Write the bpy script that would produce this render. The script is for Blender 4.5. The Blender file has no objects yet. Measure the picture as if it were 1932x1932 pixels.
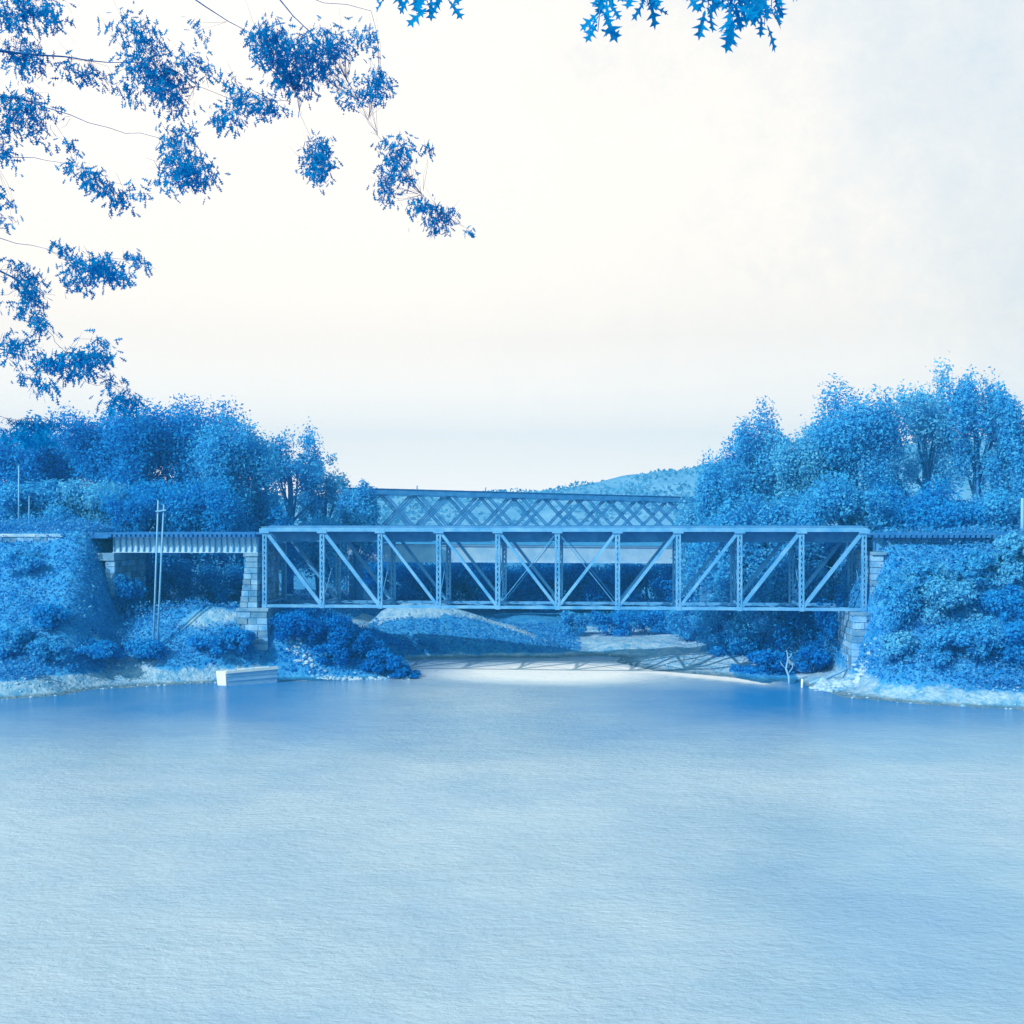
import bpy, math, random
import numpy as np
from mathutils import Vector, Matrix
random.seed(7); RNG = np.random.default_rng(11)
scn = bpy.context.scene
COL = scn.collection
R = math.radians
HAZE = .0011

# ------------------------------------------------------------------ camera
F = 2170.0; HOR = 990.0; CX = 966.0; EYE = 12.8          # picture units: 1932 across
def P(px, py, Y):                                          # a point seen at (px,py), Y metres away
    return Vector(((px-CX)/F*Y, Y, EYE-(py-HOR)/F*Y))
def GX(px, Y): return (px-CX)/F*Y
def GZ(py, Y): return EYE-(py-HOR)/F*Y
cam = bpy.data.cameras.new('camera'); camo = bpy.data.objects.new('camera', cam); COL.objects.link(camo)
camo.location = (0, 0, EYE); camo.rotation_euler = (R(90), 0, 0)
cam.sensor_width = 36; cam.lens = 36*F/1932; cam.shift_y = (HOR-966)/1932
cam.clip_end = 4000; cam.clip_start = .1
scn.camera = camo

# ------------------------------------------------------------------ materials
def nt(m): return m.node_tree.nodes, m.node_tree.links
def newmat(name):
    m = bpy.data.materials.new(name); m.use_nodes = True
    m.node_tree.nodes.clear(); return m
def c4(c): return (c[0], c[1], c[2], 1)
def surf_mat(name, c1, c2, scale=2.0, rough=.8, bump=.3, bscale=8.0, spec=.3, stretch=(1,1,1)):
    m = newmat(name); n, l = nt(m)
    out = n.new('ShaderNodeOutputMaterial'); p = n.new('ShaderNodeBsdfPrincipled')
    tc = n.new('ShaderNodeTexCoord'); mp = n.new('ShaderNodeMapping'); mp.inputs['Scale'].default_value = stretch
    l.new(tc.outputs['Object'], mp.inputs['Vector'])
    ns = n.new('ShaderNodeTexNoise'); ns.inputs['Scale'].default_value = scale; ns.inputs['Detail'].default_value = 6
    l.new(mp.outputs[0], ns.inputs['Vector'])
    rp = n.new('ShaderNodeValToRGB'); rp.color_ramp.elements[0].position = .32; rp.color_ramp.elements[1].position = .68
    rp.color_ramp.elements[0].color = c4(c1); rp.color_ramp.elements[1].color = c4(c2)
    l.new(ns.outputs['Fac'], rp.inputs[0]); l.new(rp.outputs[0], p.inputs['Base Color'])
    b2 = n.new('ShaderNodeTexNoise'); b2.inputs['Scale'].default_value = bscale; b2.inputs['Detail'].default_value = 5
    l.new(mp.outputs[0], b2.inputs['Vector'])
    bp = n.new('ShaderNodeBump'); bp.inputs['Strength'].default_value = bump; bp.inputs['Distance'].default_value = .05
    l.new(b2.outputs['Fac'], bp.inputs['Height']); l.new(bp.outputs[0], p.inputs['Normal'])
    p.inputs['Roughness'].default_value = rough; p.inputs['Specular IOR Level'].default_value = spec
    l.new(p.outputs[0], out.inputs[0]); return m
def leaf_mat(name, c1, c2, c3, trans=.45):
    m = newmat(name); n, l = nt(m)
    out = n.new('ShaderNodeOutputMaterial'); d = n.new('ShaderNodeBsdfDiffuse'); t = n.new('ShaderNodeBsdfTranslucent')
    mx = n.new('ShaderNodeMixShader'); mx.inputs[0].default_value = trans
    g = n.new('ShaderNodeNewGeometry'); rp = n.new('ShaderNodeValToRGB'); e = rp.color_ramp.elements
    e[0].position = 0; e[0].color = c4(c1); e[1].position = 1; e[1].color = c4(c3)
    k = e.new(.55); k.color = c4(c2)
    l.new(g.outputs['Random Per Island'], rp.inputs[0])
    l.new(rp.outputs[0], d.inputs['Color']); l.new(rp.outputs[0], t.inputs['Color'])
    l.new(d.outputs[0], mx.inputs[1]); l.new(t.outputs[0], mx.inputs[2]); l.new(mx.outputs[0], out.inputs[0])
    return m
M = {}
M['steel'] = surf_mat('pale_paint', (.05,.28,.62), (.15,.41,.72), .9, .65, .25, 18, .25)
M['steel_dim'] = surf_mat('darker_paint', (.04,.26,.58), (.09,.34,.66), 1.2, .6, .15, 20, .3)  # slightly darker than pale_paint: far truss, bracing, rods, right span
M['iron'] = surf_mat('dark_iron', (.015,.17,.48), (.05,.25,.58), 1.5, .6, .15, 20, .3)
M['girder'] = surf_mat('chalky_paint', (.24,.49,.76), (.40,.62,.82), .9, .6, .15, 15, .3)
M['girder_dim'] = surf_mat('faded_paint', (.16,.42,.72), (.26,.52,.80), .9, .6, .15, 15, .3)
M['timber'] = surf_mat('tarred_timber', (.010,.13,.42), (.03,.19,.5), 2.5, .8, .3, 12, .2)
M['stone'] = surf_mat('granite', (.34,.55,.76), (.60,.74,.84), 1.3, .9, .8, 6, .2)
def stone_mat():
    m = surf_mat('granite', (.06,.27,.56), (.26,.47,.68), 1.1, .9, .9, 5, .15); n, l = nt(m)
    p = [q for q in n if q.type == 'BSDF_PRINCIPLED'][0]; r = [q for q in n if q.type == 'VALTORGB'][0]
    g = n.new('ShaderNodeNewGeometry'); v = n.new('ShaderNodeMapRange'); v.inputs['To Min'].default_value = .62; v.inputs['To Max'].default_value = 1.25
    l.new(g.outputs['Random Per Island'], v.inputs['Value']); mx = n.new('ShaderNodeVectorMath'); mx.operation = 'SCALE'
    l.new(r.outputs[0], mx.inputs[0]); l.new(v.outputs[0], mx.inputs['Scale']); l.new(mx.outputs[0], p.inputs['Base Color']); return m
M['stone'] = stone_mat()
M['mortar'] = surf_mat('mortar', (.06,.26,.56), (.10,.32,.62), 3, .95, .4, 9, .1)
M['rock'] = surf_mat('pale_rock', (.12,.36,.62), (.44,.60,.74), .9, .9, .7, 5, .2)
M['pole'] = surf_mat('bleached_pole', (.13,.38,.66), (.22,.47,.72), 2, .8, .2, 9, .2, (4,4,.5))
M['boat_white'] = surf_mat('white_boat_paint', (.74,.80,.83), (.86,.88,.88), 1.0, .5, .1, 9, .4)
M['boat_side'] = surf_mat('shade_tinted_boat_side', (.20,.45,.74), (.32,.55,.80), 1.6, .6, .2, 9, .3, (1,1,3))  # white boat's side coloured darker in place of shade
M['bark'] = surf_mat('bark', (.012,.15,.45), (.05,.24,.56), 3, .9, .8, 9, .1, (3,3,.6))
M['bark_pale'] = surf_mat('pale_bark', (.14,.38,.68), (.26,.5,.78), 3, .9, .6, 9, .1, (3,3,.6))
M['leaf_dark'] = leaf_mat('leaf_dark', (.008,.30,.76), (.020,.36,.80), (.045,.42,.83))
M['leaf_mid'] = leaf_mat('leaf_mid', (.030,.39,.80), (.062,.46,.83), (.11,.53,.86))
M['leaf_light'] = leaf_mat('leaf_light', (.07,.47,.82), (.12,.55,.85), (.19,.61,.87))
M['leaf_shade_tint'] = leaf_mat('leaf_shade_tint', (.002,.22,.67), (.008,.26,.72), (.020,.32,.78))  # leaf colour darkened to stand in for shade below the bridges
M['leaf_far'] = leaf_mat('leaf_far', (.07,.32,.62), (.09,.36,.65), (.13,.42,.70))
M['leaf_near'] = leaf_mat('leaf_near', (.001,.25,.60), (.003,.28,.64), (.008,.32,.69), .5)
M['grass'] = leaf_mat('grass_blades', (.010,.22,.62), (.035,.32,.72), (.15,.48,.80), .4)

def terrain_mat():
    m = newmat('terrain'); n, l = nt(m)
    out = n.new('ShaderNodeOutputMaterial'); p = n.new('ShaderNodeBsdfPrincipled')
    g = n.new('ShaderNodeNewGeometry')
    at = n.new('ShaderNodeAttribute'); at.attribute_name = 'gravel'
    ns = n.new('ShaderNodeTexNoise'); ns.inputs['Scale'].default_value = .9; ns.inputs['Detail'].default_value = 8; ns.inputs['Roughness'].default_value = .65
    l.new(g.outputs['Position'], ns.inputs['Vector'])
    ad = n.new('ShaderNodeMath'); ad.operation = 'MULTIPLY_ADD'; ad.inputs[1].default_value = 1.1; 
    l.new(ns.outputs['Fac'], ad.inputs[0]); sb = n.new('ShaderNodeMath'); sb.operation = 'SUBTRACT'; sb.inputs[1].default_value = .55
    l.new(at.outputs['Fac'], sb.inputs[0]); l.new(sb.outputs[0], ad.inputs[2])
    st = n.new('ShaderNodeMapRange'); st.inputs['From Min'].default_value = .35; st.inputs['From Max'].default_value = .65
    l.new(ad.outputs[0], st.inputs['Value'])
    def ramp(c1, c2, sc):
        t = n.new('ShaderNodeTexNoise'); t.inputs['Scale'].default_value = sc; t.inputs['Detail'].default_value = 7; t.inputs['Roughness'].default_value = .7
        l.new(g.outputs['Position'], t.inputs['Vector'])
        r = n.new('ShaderNodeValToRGB'); r.color_ramp.elements[0].position = .35; r.color_ramp.elements[1].position = .65
        r.color_ramp.elements[0].color = c4(c1); r.color_ramp.elements[1].color = c4(c2); l.new(t.outputs['Fac'], r.inputs[0]); return r
    gr = ramp((.008,.19,.54), (.06,.34,.68), .8); gv = ramp((.06,.29,.56), (.36,.54,.70), 1.1)
    mx = n.new('ShaderNodeMix'); mx.data_type = 'RGBA'
    l.new(st.outputs[0], mx.inputs[0]); l.new(gr.outputs[0], mx.inputs[6]); l.new(gv.outputs[0], mx.inputs[7])
    sz = n.new('ShaderNodeSeparateXYZ'); l.new(g.outputs['Position'], sz.inputs[0]); wet = n.new('ShaderNodeMapRange'); wet.inputs['From Min'].default_value = .08; wet.inputs['From Max'].default_value = .24; wet.inputs['To Min'].default_value = .5; l.new(sz.outputs['Z'], wet.inputs['Value'])
    sc_ = n.new('ShaderNodeVectorMath'); sc_.operation = 'SCALE'; l.new(mx.outputs[2], sc_.inputs[0]); l.new(wet.outputs[0], sc_.inputs['Scale'])
    l.new(sc_.outputs[0], p.inputs['Base Color']); p.inputs['Roughness'].default_value = .95; p.inputs['Specular IOR Level'].default_value = .1
    b = n.new('ShaderNodeTexNoise'); b.inputs['Scale'].default_value = 3; b.inputs['Detail'].default_value = 6
    l.new(g.outputs['Position'], b.inputs['Vector'])
    bp = n.new('ShaderNodeBump'); bp.inputs['Strength'].default_value = .9; bp.inputs['Distance'].default_value = .25
    l.new(b.outputs['Fac'], bp.inputs['Height']); l.new(bp.outputs[0], p.inputs['Normal'])
    l.new(p.outputs[0], out.inputs[0]); return m
M['terrain'] = terrain_mat()
M['hill'] = surf_mat('wooded_hill', (.10,.33,.66), (.20,.46,.76), .05, .95, .8, .3, .1)

def water_mat():
    m = newmat('river_water'); n, l = nt(m)
    out = n.new('ShaderNodeOutputMaterial'); p = n.new('ShaderNodeBsdfPrincipled')
    g = n.new('ShaderNodeNewGeometry')
    def noise(scale, sx, sy, det=4, rough=.55):
        mp = n.new('ShaderNodeMapping'); mp.inputs['Scale'].default_value = (sx, sy, 1)
        l.new(g.outputs['Position'], mp.inputs['Vector'])
        t = n.new('ShaderNodeTexNoise'); t.inputs['Scale'].default_value = scale; t.inputs['Detail'].default_value = det; t.inputs['Roughness'].default_value = rough
        l.new(mp.outputs[0], t.inputs['Vector']); return t
    silt = noise(.07, 1, 1.1, 7, .7)                                      # drifts of paler silty water
    at = n.new('ShaderNodeAttribute'); at.attribute_name = 'painted_glare'
    ma = n.new('ShaderNodeMath'); ma.operation = 'MULTIPLY_ADD'; ma.inputs[1].default_value = .55; l.new(silt.outputs['Fac'], ma.inputs[0])
    m2 = n.new('ShaderNodeMath'); m2.operation = 'ADD'; m2.inputs[1].default_value = -.28
    l.new(at.outputs['Fac'], m2.inputs[0]); l.new(m2.outputs[0], ma.inputs[2])
    rp = n.new('ShaderNodeValToRGB'); e = rp.color_ramp.elements; e[0].color = (.015,.20,.56,1); e[1].color = (.86,.89,.89,1); k = e.new(.5); k.color = (.35,.52,.69,1); k = e.new(.7); k.color = (.56,.68,.78,1)  # dark end paints bank reflections, pale end paints sky glare
    l.new(ma.outputs[0], rp.inputs[0]); l.new(rp.outputs[0], p.inputs['Base Color'])
    rr = n.new('ShaderNodeMapRange'); rr.inputs['From Min'].default_value = .5; rr.inputs['From Max'].default_value = .95; rr.inputs['To Min'].default_value = .10; rr.inputs['To Max'].default_value = .6
    l.new(at.outputs['Fac'], rr.inputs['Value']); l.new(rr.outputs[0], p.inputs['Roughness']); s2 = n.new('ShaderNodeMapRange'); s2.inputs['From Min'].default_value = .6; s2.inputs['To Min'].default_value = .5; s2.inputs['To Max'].default_value = 1.0; l.new(at.outputs['Fac'], s2.inputs['Value']); l.new(s2.outputs[0], p.inputs['Specular IOR Level'])      # rougher and shinier where the sky glare is painted
    p.inputs['IOR'].default_value = 1.33
    w1 = noise(.7, .8, 1.1, 4); w2 = noise(3.0, .75, 1.2, 6, .7)
    gust = noise(.09, 1, 1.2, 5); gm = n.new('ShaderNodeMapRange'); gm.inputs['From Min'].default_value = .38; gm.inputs['From Max'].default_value = .62; gm.inputs['To Min'].default_value = .8; gm.inputs['To Max'].default_value = 1.0
    l.new(gust.outputs['Fac'], gm.inputs['Value'])
    b1 = n.new('ShaderNodeBump'); b1.inputs['Strength'].default_value = .55; b1.inputs['Distance'].default_value = .16; l.new(w1.outputs['Fac'], b1.inputs['Height'])
    b2 = n.new('ShaderNodeBump'); b2.inputs['Distance'].default_value = .11; l.new(w2.outputs['Fac'], b2.inputs['Height']); l.new(gm.outputs[0], b2.inputs['Strength'])
    l.new(b1.outputs[0], b2.inputs['Normal']); l.new(b2.outputs[0], p.inputs['Normal'])
    l.new(p.outputs[0], out.inputs[0]); return m
M['water'] = water_mat()

# ------------------------------------------------------------------ mesh helpers
class MB:
    def __init__(s): s.v = []; s.f = []
    def hexa(s, p):                                        # 8 corners: bottom ring then top ring
        o = len(s.v); s.v += [tuple(q) for q in p]
        s.f += [tuple(o+i for i in q) for q in ((3,2,1,0),(4,5,6,7),(0,1,5,4),(1,2,6,5),(2,3,7,6),(3,0,4,7))]
    def box(s, c, d, rz=0.0):
        x, y, z = d[0]/2, d[1]/2, d[2]/2; m = Matrix.Rotation(rz, 3, 'Z'); c = Vector(c)
        s.hexa([c+m@Vector(q) for q in ((-x,-y,-z),(x,-y,-z),(x,y,-z),(-x,y,-z),(-x,-y,z),(x,-y,z),(x,y,z),(-x,y,z))])
    def bar(s, a, b, w, h, up=Vector((0,0,1))):            # w across (side), h along up
        a = Vector(a); b = Vector(b); t = (b-a).normalized()
        sd = t.cross(up)
        if sd.length < 1e-4: sd = t.cross(Vector((0,1,0)))
        sd.normalize(); u = sd.cross(t).normalized(); sd *= w/2; u *= h/2
        s.hexa([a-sd-u, a+sd-u, b+sd-u, b-sd-u, a-sd+u, a+sd+u, b+sd+u, b-sd+u])
    def tube(s, pts, rad, k=8):
        o = len(s.v); n = len(pts); pts = [Vector(p) for p in pts]
        for i, p in enumerate(pts):
            t = (pts[min(i+1, n-1)]-pts[max(i-1, 0)]).normalized()
            a = t.cross(Vector((.31, .95, .05)));
            if a.length < 1e-3: a = t.cross(Vector((1, 0, 0)))
            a.normalize(); b = t.cross(a)
            for j in range(k):
                q = p+(a*math.cos(2*math.pi*j/k)+b*math.sin(2*math.pi*j/k))*rad[i]; s.v.append(tuple(q))
        for i in range(n-1):
            for j in range(k):
                s.f.append((o+i*k+j, o+i*k+(j+1) % k, o+(i+1)*k+(j+1) % k, o+(i+1)*k+j))
        s.f.append(tuple(o+j for j in range(k))[::-1]); s.f.append(tuple(o+(n-1)*k+j for j in range(k)))
    def build(s, name, mat, parent=None, smooth=False, bevel=0):
        me = bpy.data.meshes.new(name); me.from_pydata(s.v, [], s.f); me.update()
        o = bpy.data.objects.new(name, me); COL.objects.link(o); me.materials.append(mat)
        if smooth: me.shade_smooth()
        if bevel:
            b = o.modifiers.new('bevel', 'BEVEL'); b.width = bevel; b.segments = 2; b.limit_method = 'ANGLE'
        if parent:
            o.parent = parent; o.matrix_parent_inverse = Matrix.Translation(parent.location).inverted() if parent.location.length else Matrix()
        return o
def tag(o, label=None, cat=None, group=None, kind=None):
    if label: o['label'] = label
    if cat: o['category'] = cat
    if group: o['group'] = group
    if kind: o['kind'] = kind
    return o
def thing(name, loc, label, cat, group=None):
    o = bpy.data.objects.new(name, None); COL.objects.link(o); o.location = loc; o.empty_display_size = .3
    return tag(o, label, cat, group)
def np_mesh(name, V, nper, mat, parent=None, k=4):
    """V: (n*k,3) vertices, consecutive k of them are one face"""
    n = len(V)//k; me = bpy.data.meshes.new(name)
    me.vertices.add(len(V)); me.vertices.foreach_set('co', V.astype(np.float32).ravel())
    me.loops.add(n*k); me.loops.foreach_set('vertex_index', np.arange(n*k, dtype=np.int32))
    me.polygons.add(n); me.polygons.foreach_set('loop_start', np.arange(0, n*k, k, dtype=np.int32))
    me.update(calc_edges=True); me.materials.append(mat)
    o = bpy.data.objects.new(name, me); COL.objects.link(o)
    if parent:
        o.parent = parent; o.matrix_parent_inverse = Matrix.Translation(parent.location).inverted()
    return o

# ------------------------------------------------------------------ terrain
WPOLY = np.array([(-900,82),(-60,83),(-37.5,84.2),(-33.8,86.0),(-32.6,89.2),(-24.3,93.0),(-20.2,94.0),(-16.5,94.0),(-13.8,94.8),(-11.7,95.4),(-7.3,95.8),
    (-8.4,98),(-10.6,102),(-11.2,106),(-9.5,109.5),(-2,110.8),(4,110.2),(8,112.5),(10.5,111),(9.6,107),(12.3,101),(18.4,96.4),(20.6,92.2),(21.6,94.2),(22.7,94.0),(23.6,90.0),
    (24.6,85),(29.5,81.8),(35.3,79.4),(60,78),(900,74),(900,22),(-900,22)], float)
def sdist(X, Y):
    d = np.full(X.shape, 1e9); ins = np.zeros(X.shape, bool); n = len(WPOLY)
    for i in range(n):
        ax, ay = WPOLY[i]; bx, by = WPOLY[(i+1) % n]; ex, ey = bx-ax, by-ay
        t = np.clip(((X-ax)*ex+(Y-ay)*ey)/(ex*ex+ey*ey), 0, 1)
        d = np.minimum(d, np.hypot(X-ax-t*ex, Y-ay-t*ey))
        c = (ay > Y) != (by > Y)
        with np.errstate(divide='ignore', invalid='ignore'):
            xi = ax+(Y-ay)*ex/(ey if ey else 1e-9)
        ins ^= c & (X < xi)
    return np.where(ins, -d, d)
def sm(t): t = np.clip(t, 0, 1); return t*t*(3-2*t)
def YL(X): return 97.5-(X+20.94)*.0911                     # line of the railway
WAVES = [(math.cos(a)*f, math.sin(a)*f, p, 1/f**.7) for a, f, p in [(random.uniform(0, 6.28), random.uniform(.5, 3.6), random.uniform(0, 6.28)) for _ in range(26)]]
def vnoise(X, Y, s):
    t = 0
    for wx, wy, p, am in WAVES: t = t+am*np.sin((X*wx+Y*wy)/s+p+.7*np.sin((X*wy-Y*wx)*.6/s+p*2))
    return t/5.0
def mound_crest(X):                                        # top line of the grassy mound upstream
    px = np.array([610, 660, 690, 725, 775, 830, 863, 905, 971, 1092, 1110]); zz = np.array([.2, 1.0, 2.2, 4.0, 4.5, 4.3, 3.8, 3.4, 2.3, .15, 0])
    return np.interp(X, (px-CX)/F*118, zz)
def ground(X, Y):
    X = np.asarray(X, float); Y = np.asarray(Y, float)
    d = sdist(X, Y)
    w = vnoise(X, Y, 2.0)
    z = np.where(d > 0, np.minimum(d*.15, .9), np.maximum(d*.3, -1.8))
    k = np.where(d > 0, sm(d/2.0), 0); far = (Y > 50) & (d > 0)
    # embankment of the line, left
    wl = sm((-31.3-X)/5.5)
    zc = 1.15+np.clip(Y-(YL(X)-9.8), 0, 9.4)*1.18; zc = zc-np.clip(Y-(YL(X)+9), 0, 14)*.5
    z = np.where(far, np.maximum(z, wl*zc*k), z)
    # ground under the girder span
    zb = np.clip((Y-91.8)*.78, 0, 5.0)*sm((-18.0-X)/5.5)
    zb = zb+1.1*np.exp(-((X+26.2)/3.4)**2-((Y-98.4)/1.7)**2)+.25*np.exp(-((X+29)/2)**2-((Y-97)/1.2)**2)
    z = np.where(far, np.maximum(z, zb*k), z)
    # tongue of bank under the truss
    zt = np.clip((-7.6-X)*.40, 0, 4.6)*sm((Y-94.8)/3.2)
    z = np.where(far, np.maximum(z, zt*sm(d/.8)), z)
    # grassy mound upstream
    zc_ = mound_crest(X); zm = zc_*np.where(Y < 118, np.clip((Y-109.8)/8.2, 0, 1)**.85, np.exp(-((Y-118)/4.5)**2))
    z = np.where(far, np.maximum(z, (zm+.06)*k), z)
    zf = np.clip((Y-120)*.09, 0, 5)+np.clip((Y-220)*.03, 0, 12)
    z = np.where(far, np.maximum(z, zf*k), z)
    # right bank and embankment
    wr = sm((X-26.2)/4.5)
    zr = 1+np.clip(Y-(YL(X)-9.2), 0, 9.6)*1.08; zr = zr-np.clip(Y-(YL(X)+9), 0, 14)*.45
    z = np.where(far, np.maximum(z, wr*zr*k), z)
    zq = np.clip((X-13)*.22, 0, 3.5)*sm((Y-98)/8)
    z = np.where(far, np.maximum(z, zq*k), z)
    z = np.where(far & (d > .3), z+w*.25*sm(d/3), z)
    # near bank, under the camera
    nb = np.minimum((22-Y)*.5, 10.9)
    z = np.where(Y < 22, nb+vnoise(X, Y, 1.5)*.12*sm((22-Y)/4), z)
    return z
def gz(x, y): return float(ground(np.array([x]), np.array([y]))[0])
def gravel(X, Y, Z):
    d = sdist(X, Y)
    g = np.where((Y > 50) & (d > -1), sm((1.35-Z)/.5)*.95, 0)
    zc_ = mound_crest(X); bw = np.where((X > -13.6) & (X < -7.2), 1.1, .38)                                       # bare crown and crest of the mound
    g = np.maximum(g, np.where((Y > 110.5) & (Y < 124) & (X < 7) & (X > -16), 1.1*sm((Z-zc_+bw)/.25), 0))
    g = np.maximum(g, .85*np.exp(-((X+25.6-.9*(Y-97))/2.7)**2-((Y-97.2-.12*(X+26))/.85)**2)*(Y > 94))                                   # bare heap by the girder span
    g = np.maximum(g, 1.0*np.exp(-((X+33)/5)**4-((Y-93.6-.16*(X+33)-.4*np.sin(X*.9))/.7)**2)*(Z < 3.6)*.85)                                       # path on the left bank
    g = np.where((X > 25) & (Y > 50), np.minimum(g, np.maximum(.85*sm((1.2-Z)/.4), .7*np.exp(-((X-27)/1.6)**2-((Y-88.5)/2.5)**2))), g)
    g = np.where((X < 7) & (Y > 103) & (Z < 1.4), np.minimum(g, .9*sm((.5-Z)/.3)), g)
    g = np.where((X > 18.6) & (X < 23.3) & (Y > 84) & (Y < 99), g*.1, g)
    g = np.where((X < -7) & (X > -20) & (Y > 94) & (Y < 108), g*.15, g)
    return g
def axis(lo, hi, fine_lo, fine_hi, st):
    a = [fine_lo]
    while a[-1] < fine_hi: a.append(a[-1]+st)
    s = st
    while a[-1] < hi: s *= 1.25; a.append(a[-1]+s)
    b = []; s = st; x = fine_lo
    while x > lo: s *= 1.25; x -= s; b.append(x)
    return np.array(b[::-1]+a)
xs = axis(-900, 900, -62, 56, .6); xs = xs[np.abs(xs) < 600]
ys = np.concatenate([axis(-60, 24, -4, 24, 1.0)[:-1], np.arange(25, 76, 4.0), np.arange(76, 136, .5), axis(136, 2600, 136, 137, 2.0)])
ys = np.unique(np.round(ys, 3)); ys = ys[(ys > -60) & (ys < 740)]
GXX, GYY = np.meshgrid(xs, ys); GZZ = ground(GXX, GYY)
nx, ny = len(xs), len(ys)
me = bpy.data.meshes.new('ground')
V = np.stack([GXX, GYY, GZZ], -1).reshape(-1, 3)
idx = np.arange(nx*ny).reshape(ny, nx)
Q = np.stack([idx[:-1,:-1], idx[:-1,1:], idx[1:,1:], idx[1:,:-1]], -1).reshape(-1, 4)
me.vertices.add(len(V)); me.vertices.foreach_set('co', V.astype(np.float32).ravel())
me.loops.add(Q.size); me.loops.foreach_set('vertex_index', Q.astype(np.int32).ravel())
me.polygons.add(len(Q)); me.polygons.foreach_set('loop_start', np.arange(0, Q.size, 4, dtype=np.int32)); me.update(calc_edges=True)
a = me.attributes.new('gravel', 'FLOAT', 'POINT'); a.data.foreach_set('value', gravel(GXX, GYY, GZZ).astype(np.float32).ravel())
me.shade_smooth(); me.materials.append(M['terrain'])
go = bpy.data.objects.new('ground', me); COL.objects.link(go); tag(go, kind='structure')

wx = xs[::2]; wy = np.arange(14, 117, 1.0); WX, WY = np.meshgrid(wx, wy)
me = bpy.data.meshes.new('river'); V = np.stack([WX, WY, 0*WX], -1).reshape(-1, 3)
idx = np.arange(len(V)).reshape(len(wy), len(wx)); Qd = np.stack([idx[:-1,:-1], idx[:-1,1:], idx[1:,1:], idx[1:,:-1]], -1).reshape(-1, 4)
me.from_pydata(V.tolist(), [], Qd.tolist()); me.update(); me.materials.append(M['water'])
# sky reflection painted as water colour: creek mouth, sandbar edge, near water
painted_glare = np.exp(-((WX-3.5)/13)**2-((WY-99.5)/9.5)**2)*1.2
ln = 101-(WX-12.3)*.80-WY; painted_glare = np.maximum(painted_glare, 1.1*np.exp(-((ln-.8)/2.6)**2)*sm((WX-4)/4)*sm((22.5-WX)/2.5))
near_glare = np.maximum(sm((86-WY)/28)*.60, .55*np.exp(-((WX+2)/13)**2)*sm((100-WY)/10))
painted_glare = np.maximum(painted_glare, near_glare)-.16*np.exp(-((WX-15)/9)**2-((WY-37)/10)**2)
a = me.attributes.new('painted_glare', 'FLOAT', 'POINT'); a.data.foreach_set('value', painted_glare.astype(np.float32).ravel())
wo = bpy.data.objects.new('river', me); COL.objects.link(wo); tag(wo, kind='structure')

# distant wooded hill
hp = [(-900,950),(200,948),(600,940),(700,935),(900,932),(1030,927),(1090,918),(1150,910),(1210,897),(1280,888),(1340,878),(1450,862),(1700,840),(2300,800),(3200,830)]
def hill_top(X, Y):
    px = X/Y*F+CX; py = np.interp(px, [q[0] for q in hp], [q[1] for q in hp]); return EYE-(py-HOR)/F*Y
hx = np.arange(-560, 560, 5.0); hv = []; hy = [330, 380, 430, 480, 520, 560, 600, 700]
hk = [0, .28, .58, .86, 1.0, .97, .8, .1]
for y, k in zip(hy, hk):
    t = hill_top(hx, 520.0)
    zz = 3+(t-3)*k+(vnoise(hx, y+0*hx, 9)*1.0+vnoise(hx+30, y+0*hx, 3)*.6)*(k > .2)
    hv.append(np.stack([hx, 0*hx+y, zz], -1))
hb = MB(); hv = np.array(hv); hb.v = [tuple(q) for q in hv.reshape(-1, 3)]; n_ = len(hx)
hb.f = [(i*n_+j, i*n_+j+1, (i+1)*n_+j+1, (i+1)*n_+j) for i in range(len(hy)-1) for j in range(n_-1)]
tag(hb.build('hill', M['hill'], smooth=True), kind='structure')

# ------------------------------------------------------------------ foliage
def leaves(C, N, size, rng, aspect=.55, bias=1.0):
    """rhombic leaf sprays at C with normals leaning towards N"""
    n = len(C)
    nr = rng.normal(size=(n, 3))+bias*N; nr /= np.linalg.norm(nr, axis=1, keepdims=True)+1e-9
    a = np.cross(nr, rng.normal(size=(n, 3))); a /= np.linalg.norm(a, axis=1, keepdims=True)+1e-9
    b = np.cross(nr, a); s = size*rng.uniform(.55, 1.25, (n, 1))
    return np.stack([C-a*s, C+b*s*aspect+a*s*.1, C+a*s, C-b*s*aspect+a*s*.1], 1).reshape(-1, 3)
def crown_points(c, rad, n, rng, lobes=22, loose=.0, lobe_r=(.22,.42)):
    C = []; Nn = []; rad = np.array(rad)
    L = []
    for i in range(lobes):
        v = rng.normal(size=3); v /= np.linalg.norm(v)
        if v[2] < -.55: v[2] *= -.6
        v = np.sign(v)*np.abs(v)**.62; v /= max(1, np.linalg.norm(v)/1.12); r = rng.uniform(.30, .80)
        L.append((v*r, rng.uniform(*lobe_r)))
    wts = np.array([l[1]**2 for l in L]); wts /= wts.sum()
    for (lc, lr), w in zip(L, wts):
        m = max(4, int(n*w)); v = rng.normal(size=(m, 3)); v /= np.linalg.norm(v, axis=1, keepdims=True)
        r = lr*(rng.random((m, 1))**.45)*(1+loose*rng.normal(size=(m, 1)))
        C.append((lc+v*r)); Nn.append(v+lc*.6)
    C = np.concatenate(C); Nn = np.concatenate(Nn)
    return np.array(c)+C*rad, Nn, [(np.array(c)+l[0]*rad) for l in L]
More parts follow.
